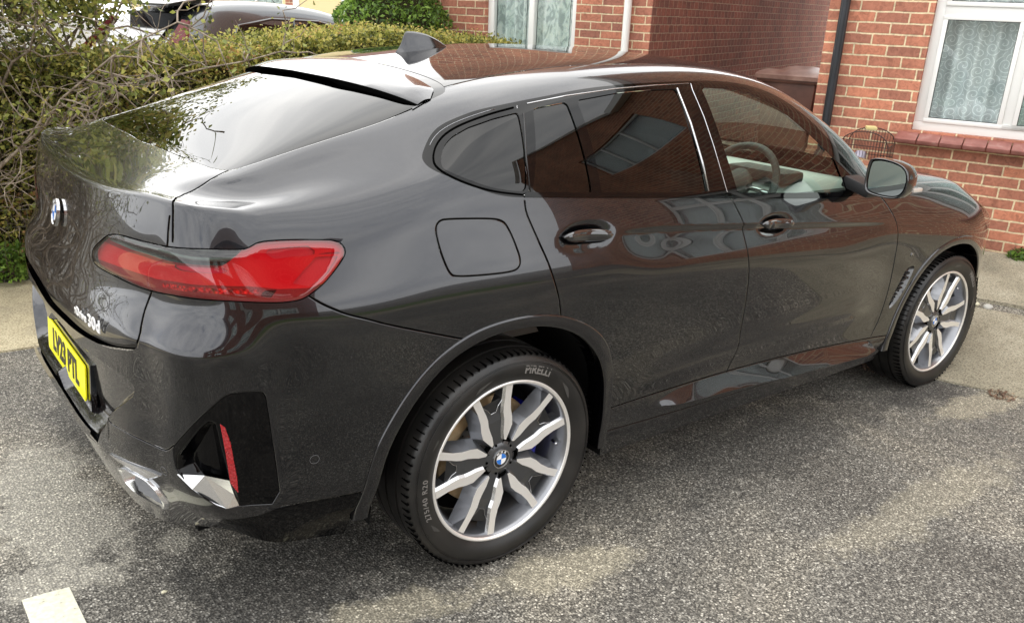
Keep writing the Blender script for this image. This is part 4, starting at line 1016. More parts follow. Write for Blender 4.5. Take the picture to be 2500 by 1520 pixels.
        # foot where each blade meets the rim
        for s_ in (1,-1):
            V=[g(.2655,.0755*s_,yface(.26)+.001),g(.2655,.0545*s_,yface(.26)+.001),g(.262,.040*s_,yface(.26)+.045),g(.262,.092*s_,yface(.26)+.045),g(.225,.0605*s_,yface(.225)+.002),g(.225,.0465*s_,yface(.225)+.002),g(.22,.036*s_,yface(.22)+.05),g(.22,.072*s_,yface(.22)+.05)]
            flank_b.add(V,[(0,3,7,4),(1,5,6,2),(0,4,5,1)])
        bl=blades.mesh(fix=False); bm=bmesh.new(); bm.from_mesh(bl); bmesh.ops.triangulate(bm,faces=bm.faces,ngon_method='EAR_CLIP')
        for f in bm.faces:
            if f.normal.y>0: f.normal_flip()
        bm.to_mesh(bl); bm.free(); al=MB().add_mesh(bl,0)
        for q_,i_ in ((flank_b,1),(web,2),(edge,3)): al.add(q_.V,q_.F,i_)
        obj('spoke',al.mesh(fix=False),[M['machined'],M['rimgrey'],M['rimweb'],M['satin']],root)
    # hub
    hy=yface(.05)+.004
    MB().lathe([(0,hy),(.040,hy),(.046,hy+.002),(.060,hy+.006),(.066,hy+.012),(.070,hy+.06)],60).make('hub',M['rimweb'],root,smooth=True,autosm=.6)
    for k in range(5):
        a=math.radians(rot+31.5+36+72*k); c=(.056*math.cos(a),hy-.0002,.056*math.sin(a))
        v=MB().lathe([(0,.001),(.0118,.001),(.0135,-.002),(.0150,-.0005),(.0152,.01)],18); MB().add([(x+c[0],y+c[1]+.0045,z+c[2]) for x,y,z in v.V],v.F).make('wheel_bolt',M['gap'],root,smooth=True)
        a=math.radians(rot+31.5+72*k+8); c=(.052*math.cos(a),hy+.002,.052*math.sin(a)); v=MB().lathe([(0,-.0005),(.004,-.0005),(.0045,.004)],12); MB().add([(x+c[0],y+c[1],z+c[2]) for x,y,z in v.V],v.F).make('hub_dimple',M['gap'],root,smooth=True)
    cap=roundel(root,(0,hy+.002,0),(0,-1,0),.031,'hub_cap',th=.005)
    # valve
    a=math.radians(-3 if rot==0 else 40); MB().tube([(.243*math.cos(a),yo+.05,.243*math.sin(a)),(.236*math.cos(a),yo+.02,.236*math.sin(a))],[.0055,.004],10).make('valve',M['satin'],root,smooth=True)
    # brake
    by=yo+.105
    MB().lathe([(.085,by-.002),(.110,by-.002),(.112,by+.0)],80).make('disc_bell_edge',M['disc'],root,smooth=True)
    MB().lathe([(.0,by-.045),(.060,by-.045),(.070,by-.040),(.075,by-.004),(.083,by-.002)],60).make('disc_bell',M['disc'],root,smooth=True)
    mb=MB().lathe([(.083,by-.002),(.125,by-.003)],80)
    for j in range(30):
        a=2*math.pi*j/30; mb.box((.116*math.cos(a),by-.0035,.116*math.sin(a)),(.0028,.002,.0055),Matrix.Rotation(-a,3,'Y'),1)
    mb.make('brake_disc_inner',[M['disc'],M['gap']],root,smooth=True,autosm=.6)
    MB().lathe([(.125,by-.003),(.182,by-.003),(.184,by+.0),(.184,by+.024),(.12,by+.026)],80).make('brake_disc',M['rust'],root,smooth=True)
    mb=MB(); n=14; V=[];F=[]
    for j in range(n):
        a=math.radians(-32+74*j/(n-1))
        for r,y in ((.105,by-.030),(.192,by-.036),(.200,by-.02),(.200,by+.06),(.105,by+.06)): V.append((r*math.cos(a),y,r*math.sin(a)))
    for j in range(n-1):
        for i in range(4): F.append((j*5+i,(j+1)*5+i,(j+1)*5+i+1,j*5+i+1))
    F+=[(0,1,2,3,4),tuple((n-1)*5+i for i in range(5))]
    MB().add(V,F).make('brake_caliper',M['caliper'],root,bevel=.004)
    MB().lathe([(0,by+.03),(.238,by+.05)],60).make('backing_plate',M['matt_black'],root,smooth=True)
    return root
M['tyretext2']=mat('tyre_swoosh',(.045,.043,.04),.35)
M['rimweb']=mat('rim_web_grey',(.075,.077,.082),.32,.7,.5,.08)
wr=build_wheel(0,-.812,.3585,0,.262,1)
wf=build_wheel(2.864,-.820,.352,-29.5,.240,1,steer=math.radians(-2.5))
for s_,cx,cy,cz in ((wr,0,.812,.3585),(wf,2.864,.820,.352)):
    r=empty('wheel'); r.parent=car; r.matrix_local=Matrix.Translation((cx,cy,cz))@Matrix.Rotation(math.pi,4,'Z')
    for o in list(s_.children):
        c=o.copy(); COL.objects.link(c); c.parent=r
        c.matrix_parent_inverse=Matrix()
        for q_ in o.children:
            d_=q_.copy(); COL.objects.link(d_); d_.parent=r
# ------------------------------------------------------------------ cabin
def cabin():
    mb=MB(); mb.b2((.5,-.80,.45),(2.2,.80,.50)).b2((-.55,-.5,.45),(.5,.5,.50)); mb.make('cabin_floor',M['matt_black'],car)
    MB().b2((-.70,-.74,.60),(-.45,.74,1.12)).b2((-.45,-.74,1.05),(-.10,.74,1.10)).make('parcel_shelf',M['black'],car)
    for sg in (1,-1): MB().b2((.05,.80*sg,.86),(.5,.84*sg,1.09)).b2((.5,.80*sg,.5),(2.05,.84*sg,1.09)).make('door_card',M['dash'],car)
    def seat(x,y):
        s_=MB(); s_.box((x+.25,y,.68),(.52,.50,.16)); a=s_.make('front_seat',M['seat'],car,bevel=.05)
        MB().box((x-.06,y,1.0),(.14,.50,.62),Matrix.Rotation(-.22,3,'Y')).make('seat_back',M['seat'],a,bevel=.055)
        MB().box((x-.17,y,1.36),(.10,.26,.17),Matrix.Rotation(-.15,3,'Y')).make('head_rest',M['seat'],a,bevel=.045)
    seat(1.02,-.38); seat(1.02,.38)
    MB().box((.35,0,.72),(.5,1.3,.18)).make('rear_bench',M['seat'],car,bevel=.05)
    MB().box((.10,0,.98),(.16,1.3,.56),Matrix.Rotation(-.35,3,'Y')).make('rear_seat_back',M['seat'],car,bevel=.06)
    # dashboard
    V=[];F=[]
    pr=[(1.72,.80),(1.70,.95),(1.74,1.035),(1.85,1.075),(2.05,1.085),(2.22,1.08),(2.25,.8)]
    for y in (-.80,-.40,0,.40,.80):
        for x_,z_ in pr: V.append((x_-(.0 if abs(y)<.7 else -.05),y,z_+.012*math.cos(y*2)))
    for i in range(4):
        for k in range(6): F.append((i*7+k,i*7+k+1,(i+1)*7+k+1,(i+1)*7+k))
    d_=obj('dashboard',mesh(V,F,True),M['trimlight'],car)
    MB().box((1.84,-.44,1.10),(.16,.32,.055)).make('instrument_hood',M['dash'],d_,bevel=.02)
    MB().box((1.75,-.02,1.10),(.02,.30,.13),Matrix.Rotation(-.15,3,'Y')).make('display_screen',M['gloss_black'],d_,bevel=.004)
    # steering wheel
    st=empty('steering_wheel'); st.parent=car; st.matrix_local=Matrix.Translation((1.655,-.44,1.065))@Matrix.Rotation(math.radians(-66),4,'Y')
    pts=[(.178*math.cos(a),.185*math.sin(a),0) for a in np.linspace(0,2*math.pi,49)]
    MB().tube(pts,.0165,12,False).make('steering_rim',M['dash'],st,smooth=True)
    MB().lathe([(0,.03),(.055,.028),(.068,.01),(.06,-.02)],24,axis='z').make('steering_boss',M['dash'],st,smooth=True)
    MB().tube([(-.02,-.172,0),(-.01,-.05,.01)],.012,8).tube([(-.02,.172,0),(-.01,.05,.01)],.012,8).tube([(-.17,-.02,0),(-.05,-.02,.01),(-.05,.02,.01),(-.17,.02,0)],.008,8).make('steering_spokes',M['satin'],st,smooth=True)
    roundel(st,(0,0,.030),(0,0,1),.028,'steering_emblem') if False else None
    MB().box((1.72,-.30,1.36),(.02,.0,.0)) if False else None
    MB().box((1.62,0,1.455),(.03,.24,.07)).make('rear_view_mirror',M['black'],car,bevel=.015)
cabin()
PATCH_DARK=[(-.58,-.62,.42,.26,.3,.9),(-.78,.75,.22,.45,0,.7),(1.3,-.88,2.2,.20,.0,.6),(2.75,-.98,.35,.12,0,.8)]  # stains near the tail; the long strip paints shade along the car's side
PATCH_PALE=[(-1.12,.17,.19,.52,.05,.9),(-.84,-.265,.07,.075,0,.8),(-1.2,-.30,.12,.12,0,.8)]
PATCH_YEL=[(.10,-1.08,.34,.085,-.2,.6),(-.45,-.95,.24,.07,-.1,.5),(2.95,-1.24,.42,.10,-.1,.6),(1.7,-1.55,.8,.10,0,.35)]
# ------------------------------------------------------------------ setting
Q3=np.array([[.9404,-.3382,-.0367],[.3380,.9411,-.0134],[.0391,.0002,.9992]])      # the houses stand turned and level against the sloping drive
HM=Matrix(Q3.tolist()).to_4x4()
def H(x,y,z=0): return Vector((Q3@np.array([x,y,z])).tolist())
def hx_of(x,y): return Q3[0,0]*x+Q3[1,0]*y
def ground_z(x,y):
    t=min(max((hx_of(x,y)-2.5)/1.98,0),1); return .352*t
def hthing(name,label,cat,group=None):
    o=empty(name,mw=HM); tag(o,label,cat,group); return o
# tarmac
m=M['tarmac']=mat('tarmac',(.1,.1,.1),.75)
t=nd(m,'ShaderNodeTexCoord')
v=nd(m,'ShaderNodeTexVoronoi',Scale=125.); v.inputs['Randomness'].default_value=1; lk(m,t.outputs['Object'],v.inputs[0])
v2=nd(m,'ShaderNodeTexVoronoi',Scale=210.); lk(m,t.outputs['Object'],v2.inputs[0])
sx=nd(m,'ShaderNodeSeparateColor'); lk(m,v.outputs['Color'],sx.inputs[0])
stone=ramp(m,sx.outputs[0],[(0,(.030,.028,.0245)),(.28,(.078,.073,.064)),(.56,(.160,.151,.133)),(.82,(.31,.294,.262)),(1,(.62,.595,.54))])
sx2=nd(m,'ShaderNodeSeparateColor'); lk(m,v2.outputs['Color'],sx2.inputs[0])
fine=ramp(m,sx2.outputs[1],[(0,(.026,.0240,.021)),(.6,(.115,.108,.095)),(1,(.34,.32,.283))])
edge_=ramp(m,v.outputs['Distance'],[(.30,(1,1,1)),(.62,(.0,.0,.0))])
mixs=nd(m,'ShaderNodeMixRGB'); lk(m,edge_,mixs.inputs[0]); lk(m,fine,mixs.inputs[1]); lk(m,stone,mixs.inputs[2])
# worn pale patches, dark stains, and the car's side shadow painted in
n1=nd(m,'ShaderNodeTexNoise',Scale=.75,Detail=6.,Roughness=.62,Distortion=.5); lk(m,t.outputs['Object'],n1.inputs[0])
def blob(cx,cy,rx,ry,rot=0.,lo=.7,hi=1.15):
    mp=nd(m,'ShaderNodeMapping'); mp.vector_type='TEXTURE'; mp.inputs['Location'].default_value=(cx,cy,0); mp.inputs['Rotation'].default_value=(0,0,rot); mp.inputs['Scale'].default_value=(rx,ry,100)
    n_=nd(m,'ShaderNodeTexNoise',Scale=5.5,Detail=9.,Roughness=.72); lk(m,t.outputs['Object'],n_.inputs[0])
    lk(m,t.outputs['Object'],mp.inputs[0]); ln=nd(m,'ShaderNodeVectorMath',operation='LENGTH'); lk(m,mp.outputs[0],ln.inputs[0])
    a=nd(m,'ShaderNodeMath',operation='MULTIPLY_ADD'); lk(m,n_.outputs[0],a.inputs[0]); a.inputs[1].default_value=3.4; a.inputs[2].default_value=-1.7
    s_=nd(m,'ShaderNodeMath',operation='ADD'); lk(m,ln.outputs['Value'],s_.inputs[0]); lk(m,a.outputs[0],s_.inputs[1])
    r_=nd(m,'ShaderNodeMapRange'); r_.inputs[1].default_value=lo; r_.inputs[2].default_value=hi; r_.inputs[3].default_value=1; r_.inputs[4].default_value=0; lk(m,s_.outputs[0],r_.inputs[0]); return r_.outputs[0]
def mx_(fac,a,b,k=1.):
    mm=nd(m,'ShaderNodeMath',operation='MULTIPLY'); lk(m,fac,mm.inputs[0]); mm.inputs[1].default_value=k
    q=nd(m,'ShaderNodeMixRGB'); lk(m,mm.outputs[0],q.inputs[0]); lk(m,a,q.inputs[1]); 
    if isinstance(b,tuple): q.inputs[2].default_value=(*b,1)
    else: lk(m,b,q.inputs[2])
    return q.outputs[0]
def mul_(a,c):
    q=nd(m,'ShaderNodeMixRGB',blend_type='MULTIPLY'); q.inputs[0].default_value=1; lk(m,a,q.inputs[1])
    if isinstance(c,tuple): q.inputs[2].default_value=(*c,1)
    else: lk(m,c,q.inputs[2])
    return q.outputs[0]
col=mixs.outputs[0]
big=ramp(m,n1.outputs[0],[(.34,(.60,.585,.56)),(.5,(.92,.91,.88)),(.66,(1.5,1.44,1.30))]); col=mul_(col,big)
pale=nd(m,'ShaderNodeTexNoise',Scale=160.,Detail=3.); lk(m,t.outputs['Object'],pale.inputs[0]); palec=ramp(m,pale.outputs[0],[(.35,(.21,.20,.175)),(.65,(.40,.38,.335))])
palec_y=ramp(m,pale.outputs[0],[(.35,(.25,.225,.16)),(.65,(.50,.46,.35))])
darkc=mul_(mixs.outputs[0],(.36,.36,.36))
palec=mx_(nd(m,'ShaderNodeValue').outputs[0],mul_(mixs.outputs[0],(2.0,1.95,1.75)),palec,1.) ; palec_y=mx_(nd(m,'ShaderNodeValue').outputs[0],mul_(mixs.outputs[0],(2.3,2.15,1.75)),palec_y,1.)
for q_ in m.node_tree.nodes:
    if q_.bl_idname=='ShaderNodeValue': q_.outputs[0].default_value=.5
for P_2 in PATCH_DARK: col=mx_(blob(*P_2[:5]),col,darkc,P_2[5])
for P_2 in PATCH_PALE: col=mx_(blob(*P_2[:5]),col,palec,P_2[5])
for P_2 in PATCH_YEL: col=mx_(blob(*P_2[:5]),col,palec_y,P_2[5])
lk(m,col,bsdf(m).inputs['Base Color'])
bump(m,v.outputs['Distance'],-.9,.004) if False else bump(m,v.outputs['Distance'],.8,.004)
xs=np.r_[-120,-60,-30,-15,np.linspace(-8,8,65),15,30,60,120]; n=len(xs)
V=[(x,y,ground_z(x,y)) for x in xs for y in xs]; F=[(i*n+j,(i+1)*n+j,(i+1)*n+j+1,i*n+j+1) for i in range(n-1) for j in range(n-1)]
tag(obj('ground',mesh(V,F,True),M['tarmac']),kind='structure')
# concrete
def concrete(name,c0,c1,stain=(.30,.26,.19)):
    m=mat(name,c0,.85); t=nd(m,'ShaderNodeTexCoord'); a=nd(m,'ShaderNodeTexNoise',Scale=2.2,Detail=8.,Roughness=.65); b_=nd(m,'ShaderNodeTexNoise',Scale=120.,Detail=3.)
    lk(m,t.outputs['Object'],a.inputs[0]); lk(m,t.outputs['Object'],b_.inputs[0])
    c=ramp(m,a.outputs[0],[(.3,stain),(.5,c0),(.7,c1)]); d_=ramp(m,b_.outputs[0],[(.32,(.45,.42,.38)),(.5,(.95,.95,.93)),(.68,(1.2,1.2,1.18))])
    q=nd(m,'ShaderNodeMixRGB',blend_type='MULTIPLY'); q.inputs[0].default_value=1; lk(m,c,q.inputs[1]); lk(m,d_,q.inputs[2]); lk(m,q.outputs[0],bsdf(m).inputs['Base Color']); bump(m,b_.outputs[0],.4,.004); return m
M['concrete']=concrete('concrete',(.46,.40,.27),(.58,.52,.37)); M['concrete2']=concrete('concrete_slab',(.30,.27,.20),(.41,.375,.29),(.19,.175,.13))
def slab(name,P,m,th=.012,n=10,dz=0):
    """a sheet laid on the ground between four plan corners"""
    V=[];F=[]; A,B,C_,D_=[np.array(p,float) for p in P]
    for i in range(n+1):
        for j in range(n+1):
            s_,t_=i/n,j/n; q=A*(1-s_)*(1-t_)+B*s_*(1-t_)+C_*s_*t_+D_*(1-s_)*t_; V.append((q[0],q[1],ground_z(*q)+th+dz))
    for i in range(n):
        for j in range(n): F.append((i*(n+1)+j,(i+1)*(n+1)+j,(i+1)*(n+1)+j+1,i*(n+1)+j+1))
    ring=[i*(n+1) for i in range(n+1)]+[n*(n+1)+j for j in range(1,n+1)]+[i*(n+1)+n for i in range(n-1,-1,-1)]+[j for j in range(n-1,0,-1)]
    k=len(V)
    for r in ring: V.append((V[r][0],V[r][1],V[r][2]-th-.05))
    L_=len(ring)
    for i in range(L_): F.append((ring[i],ring[(i+1)%L_],k+(i+1)%L_,k+i))
    me=MB().add(V,F).mesh(); return tag(obj(name,me,m),kind='structure')
hp=lambda x,y: tuple(H(x,y))[:2]
slab('concrete_path',[(-8,.45),(3.4,2.70),(3.12,3.9),(-8,2.0)] if False else [(-8,1.98),(4.2,1.62),(4.2,2.95),(-8,3.05)],M['concrete'],.010,16)
slab('concrete_apron',[hp(2.50,-.42),hp(2.46,-7),hp(3.52,-7),hp(3.50,-.42)],M['concrete2'],.014,14)
slab('concrete_apron',[hp(3.60,.9),hp(3.62,-1.74),hp(4.48,-1.80),hp(4.48,.9)],M['concrete2'],.018,14)
slab('concrete_apron',[hp(3.625,-1.76),hp(3.66,-7),hp(4.48,-7),hp(4.48,-1.82)],M['concrete2'],.022,14)
# pale painted bay mark at the lower left
m=mat('worn_white_paint',(.6,.58,.5),.7); noise_col(m,70,[(.24,(.20,.19,.15)),(.34,(.56,.54,.42)),(.7,(.72,.70,.58))])
P_=[(-1.283,-.335),(-1.220,-.338),(-1.160,-.345),(-1.156,-.54),(-1.150,-1.4),(-1.27,-1.4)]
tag(obj('bay_marking',mesh([(x,y,.004) for x,y in P_],[tuple(range(6))[::-1]]),m),kind='structure')
# ------------------------------------------------------------------ brickwork
def brick(name,axis,c1,c2,mort,scale=1.,bw=.225,off=0.,dark=.12,msize=.011,bias=0.):
    m=mat(name,c1,.88); t=nd(m,'ShaderNodeTexCoord'); s_=nd(m,'ShaderNodeSeparateXYZ'); lk(m,t.outputs['Object'],s_.inputs[0]); c=nd(m,'ShaderNodeCombineXYZ')
    nz=nd(m,'ShaderNodeTexNoise',Scale=11.,Detail=3.); lk(m,t.outputs['Object'],nz.inputs[0])
    wob=nd(m,'ShaderNodeMath',operation='MULTIPLY_ADD'); lk(m,nz.outputs[0],wob.inputs[0]); wob.inputs[1].default_value=.010; wob.inputs[2].default_value=-.005
    ad=nd(m,'ShaderNodeMath',operation='ADD'); lk(m,s_.outputs[axis],ad.inputs[0]); lk(m,wob.outputs[0],ad.inputs[1])
    az_=nd(m,'ShaderNodeMath',operation='ADD'); lk(m,s_.outputs[2],az_.inputs[0]); lk(m,wob.outputs[0],az_.inputs[1])
    az2=nd(m,'ShaderNodeMath',operation='ADD'); lk(m,az_.outputs[0],az2.inputs[0]); az2.inputs[1].default_value=off
    lk(m,ad.outputs[0],c.inputs[0]); lk(m,az2.outputs[0],c.inputs[1])
    b_=nd(m,'ShaderNodeTexBrick'); b_.inputs['Scale'].default_value=1; b_.inputs['Brick Width'].default_value=bw; b_.inputs['Row Height'].default_value=.075; b_.inputs['Mortar Size'].default_value=msize*.5; b_.inputs['Mortar Smooth'].default_value=.25; b_.inputs['Bias'].default_value=bias
    b_.inputs['Color1'].default_value=(*c1,1); b_.inputs['Color2'].default_value=(*c2,1); b_.inputs['Mortar'].default_value=(*mort,1); lk(m,c.outputs[0],b_.inputs[0])
    # creases and pale bloom within the bricks, a few burnt ones
    n2=nd(m,'ShaderNodeTexNoise',Scale=26.,Detail=6.,Roughness=.6,Distortion=1.2); lk(m,t.outputs['Object'],n2.inputs[0]); d_=ramp(m,n2.outputs[0],[(.28,(.62,.60,.60)),(.5,(1,1,1)),(.75,(1.25,1.28,1.30))])
    q=nd(m,'ShaderNodeMixRGB',blend_type='MULTIPLY'); q.inputs[0].default_value=1; lk(m,b_.outputs[0],q.inputs[1]); lk(m,d_,q.inputs[2])
    n3=nd(m,'ShaderNodeTexNoise',Scale=1.4,Detail=4.); lk(m,t.outputs['Object'],n3.inputs[0]); d3=ramp(m,n3.outputs[0],[(.35,(.80,.80,.80)),(.65,(1.12,1.12,1.12))])
    q2=nd(m,'ShaderNodeMixRGB',blend_type='MULTIPLY'); q2.inputs[0].default_value=1; lk(m,q.outputs[0],q2.inputs[1]); lk(m,d3,q2.inputs[2]); lk(m,q2.outputs[0],bsdf(m).inputs['Base Color'])
    iv=nd(m,'ShaderNodeMath',operation='SUBTRACT'); iv.inputs[0].default_value=1; lk(m,b_.outputs['Fac'],iv.inputs[1])
    hh=nd(m,'ShaderNodeMath',operation='MULTIPLY_ADD'); lk(m,n2.outputs[0],hh.inputs[0]); hh.inputs[1].default_value=.25; lk(m,iv.outputs[0],hh.inputs[2]); bump(m,hh.outputs[0],.9,.006)
    return m
M['brickR']=brick('brick_front',1,(.56,.215,.125),(.33,.135,.09),(.72,.58,.37),off=.02,msize=.013)
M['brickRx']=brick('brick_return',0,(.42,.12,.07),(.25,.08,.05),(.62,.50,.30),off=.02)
M['brickL']=brick('brick_left',1,(.52,.20,.12),(.32,.13,.09),(.72,.58,.37),off=.05,msize=.013)
M['brickS']=brick('brick_side',0,(.33,.115,.075),(.21,.085,.06),(.47,.36,.25),off=.05,bw=.1125,msize=.008)
M['upvc']=mat('white_frame',(.80,.80,.77),.3,0,.3); M['render_y']=mat('cream_render',(.80,.66,.36),.85)
M['pane']=glass('house_pane',(.93,.96,.95),.06)
m=M['lace']=mat('lace_curtain',(.75,.78,.80),.9); t=nd(m,'ShaderNodeTexCoord'); s_=nd(m,'ShaderNodeSeparateXYZ'); lk(m,t.outputs['Object'],s_.inputs[0]); c=nd(m,'ShaderNodeCombineXYZ'); lk(m,s_.outputs[1],c.inputs[0]); lk(m,s_.outputs[2],c.inputs[1])
v=nd(m,'ShaderNodeTexVoronoi',Scale=13.); v.voronoi_dimensions='2D'; lk(m,c.outputs[0],v.inputs[0])
sb=nd(m,'ShaderNodeVectorMath',operation='SUBTRACT'); 
sc_=nd(m,'ShaderNodeVectorMath',operation='SCALE'); lk(m,c.outputs[0],sc_.inputs[0]); sc_.inputs['Scale'].default_value=13.
lk(m,c.outputs[0],sb.inputs[0]); lk(m,v.outputs['Position'],sb.inputs[1]); sp=nd(m,'ShaderNodeSeparateXYZ'); lk(m,sb.outputs[0],sp.inputs[0])
at_=nd(m,'ShaderNodeMath',operation='ARCTAN2'); lk(m,sp.outputs[1],at_.inputs[0]); lk(m,sp.outputs[0],at_.inputs[1])
sA=nd(m,'ShaderNodeMath',operation='MULTIPLY_ADD'); lk(m,v.outputs['Distance'],sA.inputs[0]); sA.inputs[1].default_value=17.; lk(m,at_.outputs[0],sA.inputs[2])
sn=nd(m,'ShaderNodeMath',operation='SINE'); lk(m,sA.outputs[0],sn.inputs[0])
lc=ramp(m,sn.outputs[0],[(.0,(.62,.65,.66)),(.78,(.64,.67,.68)),(.93,(.97,.98,.98))]); lk(m,lc,bsdf(m).inputs['Base Color'])
m=M['lace2']=mat('floral_curtain',(.6,.64,.62),.9); noise_col(m,9,[(.38,(.45,.50,.50)),(.5,(.74,.80,.78)),(.62,(.86,.88,.85))],6,dist=1.5,sc=(1,2,1))
M['room']=mat('dark_room',(.10,.11,.11),.9)
def wall(name,label,boxes,m,cat='wall'):
    r=MB()
    for a,b_ in boxes: r.b2(a,b_)
    return r
def window(parent,x,y0,y1,z0,z1,muls=(),trans=None,fr=.055,lace='lace',name='window',folds=26):
    """window in a wall whose outer face is x=const (outside is -x)"""
    f=MB(); d0,d1=x+.055,x+.12
    f.b2((d0,y0,z0),(d1,y1,z0+fr)).b2((d0,y0,z1-fr),(d1,y1,z1)).b2((d0,y0,z0+fr),(d1,y0+fr,z1-fr)).b2((d0,y1-fr,z0+fr),(d1,y1,z1-fr))
    ys=[y0+fr]+[v for mu in muls for v in (mu-.03,mu+.03)]+[y1-fr]
    for mu in muls: f.b2((d0,mu-.03,z0+fr),(d1,mu+.03,z1-fr))
    zs=[(z0+fr,z1-fr)]
    if trans:
        zs=[(z0+fr,trans-.03),(trans+.03,z1-fr)]
        for a,b_ in zip(ys[::2],ys[1::2]): f.b2((d0,a,trans-.03),(d1,b_,trans+.03))
    w=f.make(name,M['upvc'],parent,bevel=.004)
    for a,b_ in zip(ys[::2],ys[1::2]):
        for k,(c_,d_) in enumerate(zs):
            s_=MB(); e=.030; q0,q1=x+.042,x+.085
            if trans: s_.b2((q0,a,c_),(q1,b_,c_+e)).b2((q0,a,d_-e),(q1,b_,d_)).b2((q0,a,c_+e),(q1,a+e,d_-e)).b2((q0,b_-e,c_+e),(q1,b_,d_-e)); s_.make('sash',M['upvc'],w,bevel=.004)
            g=MB().b2((x+.075,a+e,c_+e),(x+.079,b_-e,d_-e)).make('pane',M['pane'],w)
            bd=MB(); 
            for p0,p1 in (((a+e,c_+e),(b_-e,c_+e)),((b_-e,c_+e),(b_-e,d_-e)),((b_-e,d_-e),(a+e,d_-e)),((a+e,d_-e),(a+e,c_+e))): bd.tube([(x+.073,*p0),(x+.073,*p1)],.0035,4)
            bd.make('gasket',M['gap'],w)
    n=int((y1-y0)*120); V=[];F=[]
    for i in range(n+1):
        y=y0+(y1-y0)*i/n; dx=.042*math.sin(y*folds*1.9+1.3*math.sin(y*7))+.010*math.sin(y*61)
        V.append((x+.20+dx,y,z0+.065+.012*abs(math.sin(y*26)))); V.append((x+.20+dx*.7,y,z1))
    for i in range(n): F.append((2*i,2*i+2,2*i+3,2*i+1))
    obj('curtain',mesh(V,F,True),M[lace],w)
    MB().b2((x+.6,y0-.3,z0-.3),(x+.62,y1+.3,z1+.3)).make('room_back',M['room'],w)
    return w
HB=-.30; HT=5.2
# near house (right)
h=hthing('brick_house','red brick house with a big white window above a tiled sill, right of the alley','house')
X=4.48; b=MB()
yw0,yw1,zw0,zw1=-3.55,-1.275,.985,2.25
HR=5.55
b.b2((X,yw1,HB),(X+.28,-.57,HR)).b2((X,yw0,HB),(X+.28,yw1,zw0)).b2((X,yw0,zw1),(X+.28,yw1,HR))
b.b2((X,-4.95,HB),(X+.28,yw0,HR)).b2((X,-7.75,HB),(X+.28,-4.95,1.0)).b2((X,-7.75,2.55),(X+.28,-4.95,3.92)).b2((X,-11.5,HB),(X+.28,-7.75,5.13))
b.add([(X,-4.95,5.13),(X,-11.5,5.13),(X,-11.5,5.55),(X,-8.7,7.90),(X,-4.95,5.58)]+[(X+.28,-4.95,5.13),(X+.28,-11.5,5.13),(X+.28,-11.5,5.55),(X+.28,-8.7,7.90),(X+.28,-4.95,5.58)],[(0,1,2,3,4),(5,6,7,8,9),(0,1,6,5),(2,3,8,7),(3,4,9,8)])
me=b.mesh(fix=True); wl=obj('front_wall',me,[M['brickR'],M['brickRx']],h)
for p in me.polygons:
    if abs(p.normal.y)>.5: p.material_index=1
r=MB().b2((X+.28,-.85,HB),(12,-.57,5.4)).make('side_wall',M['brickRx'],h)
MB().b2((X-.18,-4.95,5.50),(X+.1,-.45,5.68)).make('gutter_board',M['upvc'],h); MB().tube([(X-.10,-4.9,5.56),(X-.10,-8.7,7.94),(X-.10,-11.6,5.56)],.085,4).make('barge_board',M['upvc'],h)
window(h,X,-7.75,-4.95,3.92,5.13,muls=(-6.8,-5.9)); window(h,X,-7.75,-4.95,1.0,2.55,muls=(-6.8,-5.9),trans=2.1)
window(h,X,yw0,yw1,zw0,zw1,muls=(-1.865,-2.45,-3.0),trans=1.805,fr=.062)
s_=MB()
k=0; y=-1.19
while y>-3.6:
    w_=.148; s_.box((X-.035,y-w_/2,.945),(.19,w_-.006,.030),Matrix.Rotation(-.30,3,'Y')); y-=w_
m=mat('sill_tile',(.30,.075,.06),.45); noise_col(m,14,[(.3,(.20,.075,.06)),(.6,(.29,.115,.095)),(.8,(.38,.22,.19))]); s_.make('tiled_sill',m,h,bevel=.006)
MB().b2((X-.01,-3.6,.885),(X+.05,-1.2,.93)).make('sill_bed',M['brickRx'],h)
fl=MB()  # cement flaunching at the foot
V=[];F=[]
for i in range(40):
    y=-.57-i*.18; hgt=.215+.010*math.sin(i*2.1)+.008*math.sin(i*5.3)
    V+=[(X-.016,y,hgt),(X-.004,y,hgt+.03),(X-.030,y,-.1)]
for i in range(39): F+=[(3*i,3*i+3,3*i+4,3*i+1),(3*i+2,3*i+5,3*i+3,3*i)]
M['mortar']=concrete('mortar_skirt',(.52,.47,.38),(.62,.56,.45)); 
o=hthing('downpipe','black cast downpipe running down the corner of the brick house','drainpipe')
p=MB(); p.tube([(X-.052,-.690,-.2),(X-.052,-.690,4.6)],.034,16); m=mat('pipe_black',(.012,.013,.016),.35); noise_col(m,7,[(.3,(.01,.011,.013)),(.66,(.022,.024,.03)),(.74,(.25,.25,.25))],5,sc=(4,4,1)); p.make('pipe',m,o,smooth=True,autosm=.7)
for z in (.55,2.3): MB().tube([(X-.052,-.690,z),(X-.052,-.690,z+.06)],.041,16).make('pipe_collar',m,o,smooth=True,autosm=.7)
